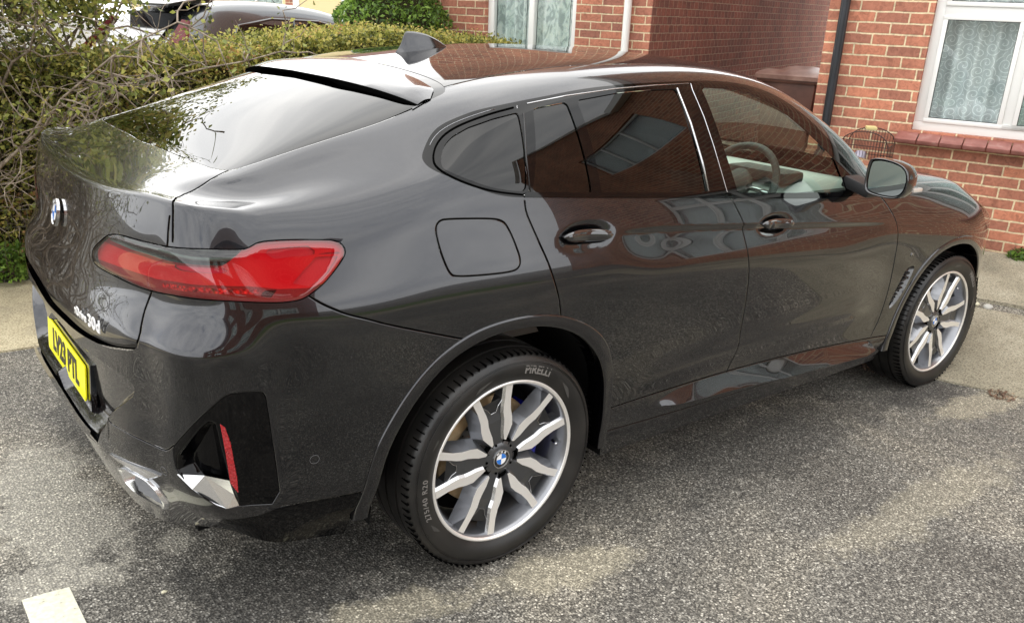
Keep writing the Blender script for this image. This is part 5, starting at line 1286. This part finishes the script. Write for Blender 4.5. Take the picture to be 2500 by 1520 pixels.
# far house behind the roof: left of the alley
h2=hthing('brick_house','red brick end house left of the alley with a white pipe and net curtained window','house')
X2=5.30; b=MB(); a0,a1,c0_,c1_=1.965,3.02,1.0,2.3
b.b2((X2,1.18,HB),(X2+.28,a0,HT)).b2((X2,a0,HB),(X2+.28,a1,c0_)).b2((X2,a0,c1_),(X2+.28,a1,HT)).b2((X2,a1,HB),(X2+.28,3.95,HT))
b.make('front_wall',M['brickL'],h2)
MB().b2((X2+.0,1.175,HB),(14,1.18,HT)).make('side_wall',M['brickS'],h2)
window(h2,X2,a0,a1,c0_,c1_,muls=(2.50,),lace='lace2',fr=.07)
MB().b2((X2-.05,a0-.04,.955),(X2+.05,a1+.04,.998)).make('window_sill',M['upvc'],h2)
o=hthing('downpipe','white plastic downpipe beside the corner of the far brick house','drainpipe')
MB().tube([(X2-.05,1.40,-.2),(X2-.05,1.40,4.6)],.036,16).make('pipe',M['upvc'],o,smooth=True,autosm=.7)
h3=hthing('rendered_house','cream rendered house front behind the parked cars with a black vent and white framed windows','house')
b=MB(); X3=9.5
HT0=HT; HT=2.75; wins=[(8.15,8.80),(10.42,13.3)]; segs=[(3.952,8.15),(8.80,10.42),(13.3,15)]
for a,c in segs: b.b2((X3,a,HB),(X3+.28,c,HT))
for a,c in wins: b.b2((X3,a,HB),(X3+.28,c,.7)).b2((X3,a,2.4),(X3+.28,c,HT))
b.make('front_wall',M['render_y'],h3)
MB().b2((X3-.004,10.14,HB),(X3+.001,10.34,HT)).b2((X2+.28,3.90,HB),(X3,3.952,HT)).make('brick_pier',M['brickL'],h3)
MB().b2((X3-.012,8.04,.7),(X3,8.15,2.4)).b2((X3-.012,8.80,.7),(X3,8.93,2.4)).b2((X3-.012,9.98,HB),(X3,10.14,HT)).make('window_trim',M['upvc'],h3)
window(h3,X3,8.15,8.80,.7,2.4,lace='lace2',fr=.05); window(h3,X3,10.42,13.3,.7,2.4,muls=(11.2,12.2),lace='lace2',fr=.08)
MB().b2((X3-.05,9.16,1.02),(X3,9.60,1.36)).make('vent_cover',M['black'],h3,bevel=.01)
mb=MB()
for k in range(6): mb.b2((X3-.056,9.18,1.06+k*.05),(X3-.05,9.58,1.075+k*.05))
mb.make('vent_louvre',M['gap'],h3)
MB().add([(X3-.3,3.96,2.70),(X3-.3,15.2,2.70),(X3+3.2,15.2,4.2),(X3+3.2,3.96,4.2)],[(0,1,2,3)]).make('roof',mat('pantile',(.16,.07,.05),.8),h3)
HT=HT0
# wheelie bin in the alley
def bin_():
    o=hthing('wheelie_bin','brown plastic wheelie bin with a worn humped lid standing in the alley','bin')
    m=mat('bin_brown',(.075,.028,.018),.45); noise_col(m,5,[(.3,(.10,.042,.028)),(.7,(.19,.085,.058))],5)
    ml=mat('bin_lid',(.10,.04,.027),.4); noise_col(ml,6,[(.35,(.16,.07,.048)),(.7,(.36,.22,.17))],5)
    x0,x1,y0,y1,z0,z1=6.62,7.30,-.09,.49,.12,1.15
    V=[(x0+.10,y0+.06,z0),(x1-.06,y0+.06,z0),(x1-.06,y1-.06,z0),(x0+.10,y1-.06,z0),(x0+.02,y0+.015,z1),(x1,y0+.015,z1),(x1,y1-.015,z1),(x0+.02,y1-.015,z1)]
    MB().add(V,[(0,1,2,3),(4,5,6,7),(0,1,5,4),(1,2,6,5),(2,3,7,6),(3,0,4,7)]).make('bin_body',m,o,bevel=.02)
    MB().b2((x0-.02,y0-.025,z1-.06),(x1+.02,y1+.025,z1-.01)).make('bin_rim',m,o,bevel=.012)
    V=[];F=[]; n=14
    for i in range(n+1):
        t=i/n; x=x0-.045+(x1-x0+.09)*t
        for j in range(n+1):
            s_=j/n; y=y0-.04+(y1-y0+.08)*s_; hump=.06*smooth01((.5-abs(s_-.42))*4-.4)*math.sin(math.pi*min(max((t-.08)*1.1,0),1))**.6 if .05<t<.98 else 0
            V.append((x,y,z1+.012+.055*math.sin(math.pi*min(t*1.0,1))**.5*.6+float(hump)*.8))
    for i in range(n):
        for j in range(n): F.append((i*(n+1)+j,(i+1)*(n+1)+j,(i+1)*(n+1)+j+1,i*(n+1)+j+1))
    k=len(V); ring=[i*(n+1) for i in range(n+1)]+[n*(n+1)+j for j in range(1,n+1)]+[i*(n+1)+n for i in range(n-1,-1,-1)]+[j for j in range(n-1,0,-1)]
    for r_ in ring: V.append((V[r_][0],V[r_][1],z1-.028))
    L_=len(ring)
    for i in range(L_): F.append((ring[i],ring[(i+1)%L_],k+(i+1)%L_,k+i))
    me=MB().add(V,F).mesh(smooth=True); me.set_sharp_from_angle(angle=.8); lid_=obj('bin_lid',me,ml,o)
    MB().tube([(x1+.03,y0+.06,z1+.02),(x1+.07,y0+.06,z1+.03),(x1+.07,y1-.06,z1+.03),(x1+.03,y1-.06,z1+.02)],.014,8).make('bin_handle',m,o,smooth=True)
    MB().lathe([(0,-.03),(.10,-.03),(.10,.03),(0,.03)],24).make('bin_wheel',M['black'],o).location=(x1-.08,y0+.03,.13)
    MB().lathe([(0,-.03),(.10,-.03),(.10,.03),(0,.03)],24).make('bin_wheel',M['black'],o).location=(x1-.08,y1-.03,.13)
bin_()
# wire cage by the wall
def cage():
    o=hthing('bird_cage','dark wire bird cage with an arched top against the brick wall beside the window','cage')
    x0,x1,y0,y1,z0=4.10,4.40,-1.20,-.88,.55; zt=.885
    mw_=mat('cage_wire',(.06,.035,.03),.5,.6); mb=MB()
    def arc(y): return zt+.10*math.sqrt(max(0,1-((y-(y0+y1)/2)/((y1-y0)/2))**2))
    for i in range(17):
        y=y0+(y1-y0)*i/16
        for x in (x0,x1): mb.tube([(x,y,z0),(x,y,arc(y))],.0017,4,False)
        mb.tube([(x0,y,arc(y)),(x1,y,arc(y))],.0011,4,False)
    for j in range(12):
        x=x0+(x1-x0)*j/11
        for y in (y0,y1): mb.tube([(x,y,z0),(x,y,zt)],.0011,4,False)
    for z in (z0,.68,.79,zt): mb.tube([(x0,y0,z),(x1,y0,z),(x1,y1,z),(x0,y1,z),(x0,y0,z)],.0028,5,False)
    for x in (x0,x1): mb.tube([(x,y0+(y1-y0)*i/16,arc(y0+(y1-y0)*i/16)) for i in range(17)],.004,5,False)
    mb.make('cage_wires',mw_,o)
    MB().b2((x0-.005,y0-.005,z0-.05),(x1+.005,y1+.005,z0)).make('cage_tray',mw_,o,bevel=.006)
    MB().lathe([(0,.03),(.075,.03),(.08,0),(.075,-.03),(0,-.03)],28).make('exercise_wheel',mat('wheel_plastic',(.35,.33,.40),.4),o,smooth=True).location=(4.27,-1.0,.75)
    MB().box((4.27,-1.04,.995),(.10,.07,.022),Matrix.Rotation(.3,3,'Z')).make('cage_handle',mat('dry_leaf',(.60,.50,.22),.7),o,bevel=.006)
    s_=hthing('wooden_stand','low wooden stand that carries the bird cage against the wall','stand'); mw2=mat('stand_wood',(.12,.07,.04),.7)
    MB().b2((4.08,-1.22,.475),(4.42,-.86,.499)).make('stand_top',mw2,s_)
    for x in (4.11,4.39):
        for y in (-1.19,-.89): MB().b2((x-.015,y-.015,.12),(x+.015,y+.015,.475)).make('stand_leg',mw2,s_)
cage()
# ------------------------------------------------------------------ pebbles between the slabs
def pebble_mesh(seed,s):
    r_=random.Random(seed); bm=bmesh.new(); bmesh.ops.create_icosphere(bm,subdivisions=2,radius=1)
    for v_ in bm.verts:
        k=1+.16*math.sin(v_.co.x*3+seed)+.12*math.cos(v_.co.y*4+seed*2); v_.co=Vector((v_.co.x*s[0]*k,v_.co.y*s[1]*k,v_.co.z*s[2]*k))
    me=bpy.data.meshes.new('p'); bm.to_mesh(me); bm.free(); me.shade_smooth(); return me
pebc=[mat('pebble_cream',(.62,.58,.42),.6),mat('pebble_yellow',(.60,.50,.20),.6),mat('pebble_grey',(.50,.49,.45),.6)]
pm=[pebble_mesh(i,((.030,.045,.022),(.025,.030,.018),(.035,.028,.02),(.022,.05,.018))[i%4]) for i in range(8)]
pl_=[('large yellow pebble nearest the front wheel, first in the row',1,2.3)]
y=-1.02
for i in range(15):
    me=pm[i%8].copy(); me.materials.clear(); s_=1.0 if i>1 else 1.5
    o=bpy.data.objects.new('pebble',me); me.materials.append(pebc[(1,1,0,2,0,2,0,0,2)[i%9]]); COL.objects.link(o)
    w_=(.062 if i>1 else .10)+.018*math.sin(i*2.3); y-=w_; q=H(3.555+.018*math.sin(i*1.7),y); o.location=(q.x,q.y,ground_z(q.x,q.y)+.012*s_); o.rotation_euler=(0,0,i*1.1); o.scale=(s_,s_,s_)
    tag(o,'rounded pale pebble bedded in the joint between the two concrete slabs','pebble','pebbles bedded between the concrete slabs')
# ------------------------------------------------------------------ leaves and twigs
def leaf_mat(name,stops,trans=.45):
    m=bpy.data.materials.new(name); m.use_nodes=True; b_=bsdf(m); b_.inputs['Roughness'].default_value=.5
    g=nd(m,'ShaderNodeNewGeometry'); t=nd(m,'ShaderNodeTexCoord'); n_=nd(m,'ShaderNodeTexNoise',Scale=2.2,Detail=3.); lk(m,t.outputs['Object'],n_.inputs[0])
    a=nd(m,'ShaderNodeMath',operation='MULTIPLY_ADD'); lk(m,n_.outputs[0],a.inputs[0]); a.inputs[1].default_value=1.1; a.inputs[2].default_value=-.55
    s_=nd(m,'ShaderNodeMath',operation='ADD'); lk(m,g.outputs['Random Per Island'],s_.inputs[0]); lk(m,a.outputs[0],s_.inputs[1]); c=ramp(m,s_.outputs[0],stops); lk(m,c,b_.inputs['Base Color'])
    tr=nd(m,'ShaderNodeBsdfTranslucent'); lk(m,c,tr.inputs[0]); mx=nd(m,'ShaderNodeMixShader'); mx.inputs[0].default_value=trans; lk(m,b_.outputs[0],mx.inputs[1]); lk(m,tr.outputs[0],mx.inputs[2]); lk(m,mx.outputs[0],m.node_tree.nodes['Material Output'].inputs[0]); return m
M['leafh']=leaf_mat('hedge_leaf',[(0,(.06,.07,.014)),(.3,(.20,.22,.045)),(.6,(.40,.39,.09)),(.9,(.60,.52,.15)),(1,(.42,.24,.10))])
M['leafb']=leaf_mat('bush_leaf',[(0,(.03,.06,.01)),(.5,(.11,.20,.03)),(1,(.27,.42,.07))])
M['leaft']=leaf_mat('thorn_leaf',[(0,(.05,.065,.015)),(.4,(.20,.24,.05)),(.8,(.46,.47,.12)),(1,(.50,.40,.14))])
M['twig']=mat('twig_bark',(.20,.15,.11),.8); noise_col(M['twig'],30,[(.3,(.10,.07,.05)),(.7,(.36,.30,.23))])
M['twigd']=mat('dark_twig',(.10,.07,.05),.9)
def leaves(P,Nn,size,m,name,parent,asp=.6,jit=.8):
    n=len(P); rnd=rng.normal(size=(n,3)); d=Nn*(1-jit)+rnd*jit; d/=np.linalg.norm(d,axis=1)[:,None]
    u=np.cross(d,rng.normal(size=(n,3))); u/=np.linalg.norm(u,axis=1)[:,None]; v=np.cross(d,u); s_=(size*(.6+.8*rng.random(n)))[:,None]
    a=P-u*s_; c=P+u*s_; b_=P+v*s_*asp+d*s_*.25; e=P-v*s_*asp+d*s_*.25
    V=np.stack([a,b_,c,e],1).reshape(-1,3); me=bpy.data.meshes.new('l'); me.vertices.add(4*n); me.vertices.foreach_set('co',V.ravel())
    k=np.arange(n)[:,None]*4; T=np.concatenate([k+np.array([[0,1,2]]),k+np.array([[0,2,3]])],1).reshape(-1).astype(np.int32)
    me.loops.add(6*n); me.loops.foreach_set('vertex_index',T); me.polygons.add(2*n); me.polygons.foreach_set('loop_start',np.arange(0,6*n,3,dtype=np.int32)); me.polygons.foreach_set('loop_total',np.full(2*n,3,dtype=np.int32)); me.update(calc_edges=True)
    return obj(name,me,m,parent)
def tubes(L_,name,m,parent):
    """many thin branches as three sided tubes; L_: list of (points, r0, r1)"""
    V=[];F=[]
    for pts,r0,r1 in L_:
        k=len(V); n=len(pts)
        for i,p in enumerate(pts):
            d=pts[min(i+1,n-1)]-pts[max(i-1,0)]; d=d/(np.linalg.norm(d)+1e-9); a=np.cross(d,(0.3,.2,.93)); a/=np.linalg.norm(a)+1e-9; b_=np.cross(d,a); r=r0+(r1-r0)*i/(n-1)
            for j in range(5):
                t=2*math.pi*j/5; V.append(p+(a*math.cos(t)+b_*math.sin(t))*r)
        for i in range(n-1):
            for j in range(5): F.append((k+i*5+j,k+i*5+(j+1)%5,k+(i+1)*5+(j+1)%5,k+(i+1)*5+j))
    return obj(name,mesh(V,F,True),m,parent)
def walk(p,d,L_,n,w,up=0.):
    pts=[np.array(p,float)]; d=np.array(d,float); d/=np.linalg.norm(d)
    for i in range(n):
        d=d+rng.normal(size=3)*w+np.array([0,0,up]); d/=np.linalg.norm(d); pts.append(pts[-1]+d*L_/n)
    return pts
# long clipped hedge
A0=np.array(H(-.05,3.14))[:2]; A1=np.array(H(4.95,2.42))[:2]; hd=(A1-A0); hl=np.linalg.norm(hd); hd/=hl; hn=np.array([-hd[1],hd[0]])
def hedge_pt(s_,t_,z): q=A0+hd*s_+hn*t_; return np.array([q[0],q[1],z])
hed=empty('hedge',(0,0,0)); tag(hed,'long clipped yellow green hedge running behind the dark car towards the houses','hedge')
def htop(s_): return float(np.interp(s_,[0,1,1.5,2.2,3,6],[1.25,1.30,1.35,1.47,1.55,1.57]))+.025*math.sin(s_*2.1)+.015*math.sin(s_*5.7)
Pn=[];Nn_=[]
for i in range(80000):
    s_=rng.random()*(hl+.2); f_=rng.random()
    if f_<.45: t_=rng.normal()*.04+.0; z=.08+rng.random()*(htop(s_)-.05); nn=(-hn[0],-hn[1],.1)
    elif f_<.93: t_=rng.random()*.85; z=htop(s_)+rng.normal()*.022-.05*(abs(t_-.42)/.42)**4; nn=(0,0,1)
    else: t_=rng.random()*.85; z=htop(s_)+abs(rng.normal())*.04; nn=(0,0,1)
    t_+=.03*math.sin(s_*9)+.03*math.sin(s_*23+z*9); Pn.append(hedge_pt(s_,t_,z)); Nn_.append(nn)
leaves(np.array(Pn),np.array(Nn_,float),.0155,M['leafh'],'foliage',hed)
L_=[]
for i in range(900):
    s_=rng.random()*hl; L_.append((walk(hedge_pt(s_,.02+rng.random()*.4,.3+rng.random()*1.1),(-hn[0]*.6+rng.normal()*.6,-hn[1]*.6,.6),.22,5,.35),.0028,.0012))
for i in range(110):
    s_=rng.random()*hl; L_.append((walk(hedge_pt(s_,.3+rng.random()*.3,.0),(rng.normal()*.2,rng.normal()*.2,1),1.2,9,.12),.012,.005))
tubes(L_,'stems',M['twig'],hed)
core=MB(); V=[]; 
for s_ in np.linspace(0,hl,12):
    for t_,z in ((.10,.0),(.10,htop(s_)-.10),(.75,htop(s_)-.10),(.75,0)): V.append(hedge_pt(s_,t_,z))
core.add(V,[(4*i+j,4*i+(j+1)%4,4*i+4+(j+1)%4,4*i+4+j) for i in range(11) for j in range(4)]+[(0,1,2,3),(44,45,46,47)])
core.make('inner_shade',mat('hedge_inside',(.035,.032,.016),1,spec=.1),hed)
# bare thorn bush at the left
th=empty('thorn_bush',(0,0,0)); tag(th,'overgrown thorny bush of tangled bare twigs with small leaves at the left edge','bush')
L_=[];tips=[]
for i in range(85):
    b0=np.array([-2.4+rng.random()*1.95,3.0+rng.random()*.85,0.02]); low=b0[0]>-.9; pts=walk(b0,(rng.normal()*.25-.05,rng.normal()*.25-.1,1),(.95+rng.random()*.45) if low else (1.3+rng.random()*1.9),12,.17 if low else .22,.05); L_.append((pts,.013+.007*rng.random(),.004))
    for k in range(4,13):
        for q_ in range(3):
            d_=rng.normal(size=3); d_[2]*=.7; p2=walk(pts[k],d_,.30+.35*rng.random(),6,.42); L_.append((p2,.0055,.0015)); tips+=p2[2:]
            if rng.random()<.9: p3=walk(p2[3],rng.normal(size=3),.22,4,.5); L_.append((p3,.0026,.001)); tips+=p3[1:]
tubes(L_,'branches',M['twig'],th)
L_=[]
for i in range(5200):
    z=rng.random()*1.75; p=np.array([-2.3+rng.random()*(2.7 if z<1.2 else 1.7),3.0+rng.random()*.85,z]); L_.append((walk(p,rng.normal(size=3),.25,4,.6),.0016,.0009))
tubes(L_,'fine_twigs',M['twigd'],th)
tips=np.array(tips); k=(tips[:,2]>.9)|((tips[:,2]>.25)&(rng.random(len(tips))<.22)); tp=tips[k]; idx=rng.integers(0,len(tp),26000); wgt=np.clip((tp[idx,2]-.6)*1.3,0.12,1); keep=rng.random(len(idx))<wgt
Pn=tp[idx][keep]+rng.normal(size=(keep.sum(),3))*.035
leaves(Pn,np.tile([0,0,1.],(len(Pn),1)),.016,M['leaft'],'leaves',th,.7,.7)
# leafy canopy overhead at the left
L_=[];tips2=[]
for i in range(60):
    b0=np.array([-1.9+rng.random()*1.9,3.0+rng.random()*.8,1.35+rng.random()*.3]); pts=walk(b0,(rng.normal()*.5+.15,rng.normal()*.4,.8),.8+rng.random()*.5,9,.25,.0); L_.append((pts,.008,.002)); tips2+=pts[3:]
    for k in range(3,10): p2=walk(pts[k],rng.normal(size=3),.3,5,.4); L_.append((p2,.003,.001)); tips2+=p2
tubes(L_,'upper_branches',M['twig'],th)
t2=np.array(tips2); t2=t2[(t2[:,2]>1.68+.18*np.sin(t2[:,0]*5))&(t2[:,0]<.55)]; Pn=t2[rng.integers(0,len(t2),30000)]+rng.normal(size=(30000,3))*.055
leaves(Pn,np.tile([0,-.3,1.],(len(Pn),1)),.018,M['leaft'],'canopy_leaves',th,.7,.7)
# ragged join between thorn bush and hedge
Pn=[];
for i in range(9000):
    c_=np.array(H(-.35+rng.random()*1.7,3.0+rng.random()*.8,0)); z=.8+rng.random()**.7*.68; Pn.append((c_[0],c_[1],z))
Pn=np.array(Pn); f_=np.sin(Pn[:,0]*11)+np.sin(Pn[:,1]*13+Pn[:,2]*9)+np.sin(Pn[:,2]*17); Pn=Pn[f_>-.2]
leaves(Pn,np.tile([0,-.4,.8],(len(Pn),1)),.017,M['leaft'],'outer_leaves',th,.7,.7)
# clipped round bush against the far wall
rb=empty('round_bush',(0,0,0)); tag(rb,'bright green clipped bush in front of the far brick house wall','bush')
c_=np.array(H(4.75,3.83,1.45)); Pn=[];Nn_=[]
for i in range(9000):
    d_=rng.normal(size=3); d_/=np.linalg.norm(d_); r_=(.88+.12*rng.random()); k=1+.07*math.sin(d_[0]*9)+.07*math.sin(d_[2]*11); q=c_+np.array([d_[0]*.58*k,d_[1]*.58*k,d_[2]*.62*k])*r_; Pn.append(q); Nn_.append(d_)
leaves(np.array(Pn),np.array(Nn_),.024,M['leafb'],'foliage',rb,.5,.6)
L_=[(walk(np.array(H(4.75,3.83,0))+rng.normal(size=3)*.03*[1,1,0],(rng.normal()*.3,rng.normal()*.3,1),1.7,8,.15),.016,.004) for i in range(16)]; tubes(L_,'trunk',M['twig'],rb)
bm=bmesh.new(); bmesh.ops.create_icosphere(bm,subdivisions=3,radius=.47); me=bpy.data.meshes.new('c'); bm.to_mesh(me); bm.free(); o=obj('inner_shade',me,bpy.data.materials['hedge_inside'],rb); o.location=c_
# low wire fence at the foot of the thorn bush
wf_=empty('wire_fence',(0,0,0)); tag(wf_,'low rusty wire mesh fence at the foot of the thorn bush','fence'); mb=MB()
fy=2.985
for i in range(46): x=-2.6+i*.055; mb.tube([(x,fy,.01),(x,fy,.46)],.0016,4,False)
for z in (.05,.14,.24,.35,.455): mb.tube([(-2.6,fy,z),(-.12,fy,z)],.002,4,False)
mb.make('wire_mesh',mat('old_wire',(.22,.20,.17),.6,.5),wf_)
for x in (-2.5,-1.5,-.6): MB().b2((x-.02,fy+.005,0),(x+.02,fy+.04,.52)).make('fence_post',mat('fence_post',(.30,.26,.20),.9),wf_)
# little weeds
def weed(name,label,c_,r,h,n,m=None,size=.016,cat='weed'):
    o=empty(name,(0,0,0)); tag(o,label,cat); a=rng.random(n)*6.28; rr=r*np.sqrt(rng.random(n)); P=np.stack([c_[0]+rr*np.cos(a),c_[1]+rr*np.sin(a),c_[2]+rng.random(n)*h*(1-.5*rr/r)],1)
    leaves(P,np.tile([0,0,1.],(n,1)),size,m or M['leafb'],'leaves',o,.6,.6); L_=[(walk((c_[0]+rng.normal()*r*.12,c_[1]+rng.normal()*r*.12,c_[2]),(rng.normal()*.5,rng.normal()*.5,1),h,4,.2),.002,.001) for i in range(14)]; tubes(L_,'stalks',M['twigd'],o)
weed('weed','bright green weed growing through the wire fence at the left',(-.80,2.93,.05),.10,.30,420,size=.018)
q=H(4.44,-2.13,0); weed('weed','green weed growing at the foot of the brick wall on the right',(q.x,q.y,ground_z(q.x,q.y)),.07,.10,260)
M['leafdry']=leaf_mat('dry_weed',[(0,(.18,.11,.08)),(.6,(.36,.24,.17)),(1,(.50,.38,.26))])
for k,(hx_,hy_,nn,r_,lb) in enumerate(((2.47,-1.62,240,.13,'reddish dry moss along the edge of the concrete apron'),(2.47,-2.2,110,.07,'small clump of dry moss on the apron edge near the right border'))):
    q=H(hx_,hy_); weed('moss_clump',lb,(q.x,q.y,.006),r_,.022,nn,M['leafdry'],.010,'moss')
# bits of litter on the tarmac
for k,(x,y,s_,lb) in enumerate(((-.62,-.93,.012,'cream stone chip lying behind the rear wheel'),(-.94,-.52,.008,'yellowish stone chip on the tarmac under the rear bumper'))):
    o=bpy.data.objects.new('stone_chip',pebble_mesh(k+3,(s_,s_*.8,s_*.5))); COL.objects.link(o); o.data.materials.append(pebc[0]); o.location=(x,y,.006); tag(o,lb,'stone')
# ------------------------------------------------------------------ second car beyond the hedge
def far_car():
    root=empty('parked_car',(0,0,0)); root.matrix_world=Matrix.Translation((1.33,7.04,.13))@Matrix.Rotation(math.radians(13),4,'Z'); tag(root,'silver grey hatchback with a tail spoiler parked beyond the hedge, mostly hidden','car')
    P_=mat('silver_paint',(.09,.095,.10),.25,.8,1,.02)
    st=[(-.55,.60,.95,.98),(-.50,.75,.93,1.05),(-.30,.86,1.02,1.20),(0.0,.89,1.05,1.52),(.25,.90,1.05,1.66),(.9,.90,1.04,1.715),(1.6,.90,1.02,1.70),(2.1,.90,1.0,1.62),(2.55,.89,.98,1.38),(2.95,.88,.98,1.08),(3.5,.85,.93,1.0),(3.75,.72,.8,.85)]
    V=[];F=[]
    for x,w_,zb,zr in st:
        top=max(zr-zb,.02); tw=.66 if zr>1.2 else w_*.86
        row=[(w_*.92,.25),(w_,.45),(w_+.01,.75),(w_-.01,zb-.05),(w_-.04,zb),(w_-.04-(w_-.04-tw)*.55,zb+top*.55),(tw+.02,zb+top*.88),(tw-.07,zb+top*.965),(.4,zb+top*.99),(0,zb+top)]
        row=row+[(-a,b) for a,b in reversed(row[:-1])]
        V+=[(x,-a,b) for a,b in row]
    m=19
    for i in range(len(st)-1):
        for k in range(m-1): F.append((i*m+k,(i+1)*m+k,(i+1)*m+k+1,i*m+k+1))
    F+=[tuple(range(m)),tuple((len(st)-1)*m+k for k in range(m))[::-1]]
    me=mesh(V,F,True); o=obj('body',me,P_,root); md=o.modifiers.new('s','SUBSURF'); md.levels=2; md.render_levels=2
    # glass strips just proud of the cabin sides
    for sg in (1,-1):
        G=[(.30,1.16),(.52,1.43),(.95,1.515),(1.6,1.52),(2.05,1.44),(2.62,1.10),(1.4,1.10)]
        V=[]
        for x,z in G: V.append((x,-(.895-(z-1.05)*.40)*sg,z))
        MB().add(V,[tuple(range(7))]).make('side_window',M['privacy'],root)
        MB().tube([V[i] for i in (0,1,2,3,4,5)],.016,6).make('window_trim',M['gloss_black'],root,smooth=True)
        MB().tube([(1.25,V[2][1],1.515),(1.22,-.90*sg,1.10)],.02,6).make('door_pillar',M['gloss_black'],root)
        V=[(-.32,-.80*sg,1.20),(-.10,-.74*sg,1.42),(-.02,-.76*sg,1.40),(-.22,-.86*sg,1.14)]
        V=[(-.345,-.86*sg,1.02),(-.42,-.80*sg,1.10),(-.10,-.70*sg,1.45),(-.04,-.73*sg,1.44),(-.18,-.84*sg,1.22)]
        MB().add([(x-.02,y*1.02,z+.01) for x,y,z in V]+[(x+.03,y,z) for x,y,z in V],[(0,1,2,3,4),(9,8,7,6,5)]+[(i,(i+1)%5,5+(i+1)%5,5+i) for i in range(5)]).make('tail_lamp',M['lampdeep'],root)
    MB().add([(-.22,-.62,1.60),(-.22,.62,1.60),(.30,.64,1.715),(.30,-.64,1.715),(-.20,-.62,1.575),(-.20,.62,1.575),(.30,.62,1.64),(.30,-.62,1.64)],[(0,1,2,3),(4,5,6,7),(0,1,5,4),(1,2,6,5),(2,3,7,6),(3,0,4,7)]).make('tail_spoiler',P_,root,bevel=.012)
    MB().add([(-.40,-.55,1.14),(-.40,.55,1.14),(-.03,.52,1.52),(-.03,-.52,1.52)],[(0,1,2,3)]).make('rear_window',M['gloss_black'],root)
    for x in (.25,2.9):
        for sg in (1,-1): MB().lathe([(0,-.1),(.20,-.1),(.33,-.1),(.33,.1),(0,.1)],32).make('wheel',M['tyre'],root,smooth=True,autosm=.6).location=(x,.78*sg,.33)
    MB().tube([(1.75,.3,1.70),(1.45,.3,1.95)],.004,5).make('roof_aerial',M['black'],root)
far_car()
# ------------------------------------------------------------------ the other side of the street, seen only in the reflections
m=M['lawn']=mat('grass_green',(.07,.11,.02),.9); noise_col(m,6,[(.3,(.05,.09,.015)),(.7,(.12,.17,.035))],8)
def flat(name,P,z,m):
    return tag(obj(name,mesh([(x,y,z) for x,y in P],[tuple(range(len(P)))]),m),kind='structure')
flat('grass_verge',[(-14,-7.2),(16,-6.2),(16,-8.6),(-14,-9.4)],.012,M['lawn'])
flat('pavement',[(-14,-6.2),(16,-5.2),(16,-6.2),(-14,-7.2)],.008,M['concrete2'])
oh=empty('brick_house',(0,0,0)); oh.matrix_world=Matrix.Translation((1.2,-11.2,0))@Matrix.Rotation(math.radians(90+5),4,'Z')@Matrix.Rotation(math.pi,4,'Z'); tag(oh,'dark brick house across the street, seen only in reflections','house')
M['brickO']=brick('brick_opposite',1,(.26,.085,.055),(.16,.06,.045),(.36,.28,.20))
b=MB(); W_=[(-7.6,-6.0,1.0,2.3),(-5.0,-3.2,1.0,2.3),(-2.2,-.7,1.0,2.3),(-7.6,-6.0,3.5,4.6),(-5.0,-3.2,3.5,4.6),(-2.2,-.7,3.5,4.6)]
b.b2((0,-9.5,0),(.3,0,1.0)).b2((0,-9.5,2.3),(.3,0,3.5)).b2((0,-9.5,4.6),(.3,0,5.4))
for z0_,z1_ in ((1.0,2.3),(3.5,4.6)):
    ys=[-9.5,-7.6,-6.0,-5.0,-3.2,-2.2,-.7,0]
    for i in range(0,8,2): b.b2((0,ys[i],z0_),(.3,ys[i+1],z1_))
b.make('front_wall',M['brickO'],oh)
for a in W_: window(oh,0,*a,muls=((a[0]+a[1])/2,),trans=None,lace='lace',fr=.07)
MB().b2((.3,-.3,0),(7,0,5.4)).b2((.3,-9.5,0),(7,-9.2,5.4)).make('side_wall',M['brickO'],oh)
MB().add([(-.4,-9.8,5.35),(-.4,.3,5.35),(3.6,.3,7.6),(3.6,-9.8,7.6),(7.4,-9.8,5.35),(7.4,.3,5.35)],[(0,1,2,3),(3,2,5,4),(0,3,4),(1,5,2)]).make('roof',mat('roof_tile',(.10,.06,.045),.8),oh)
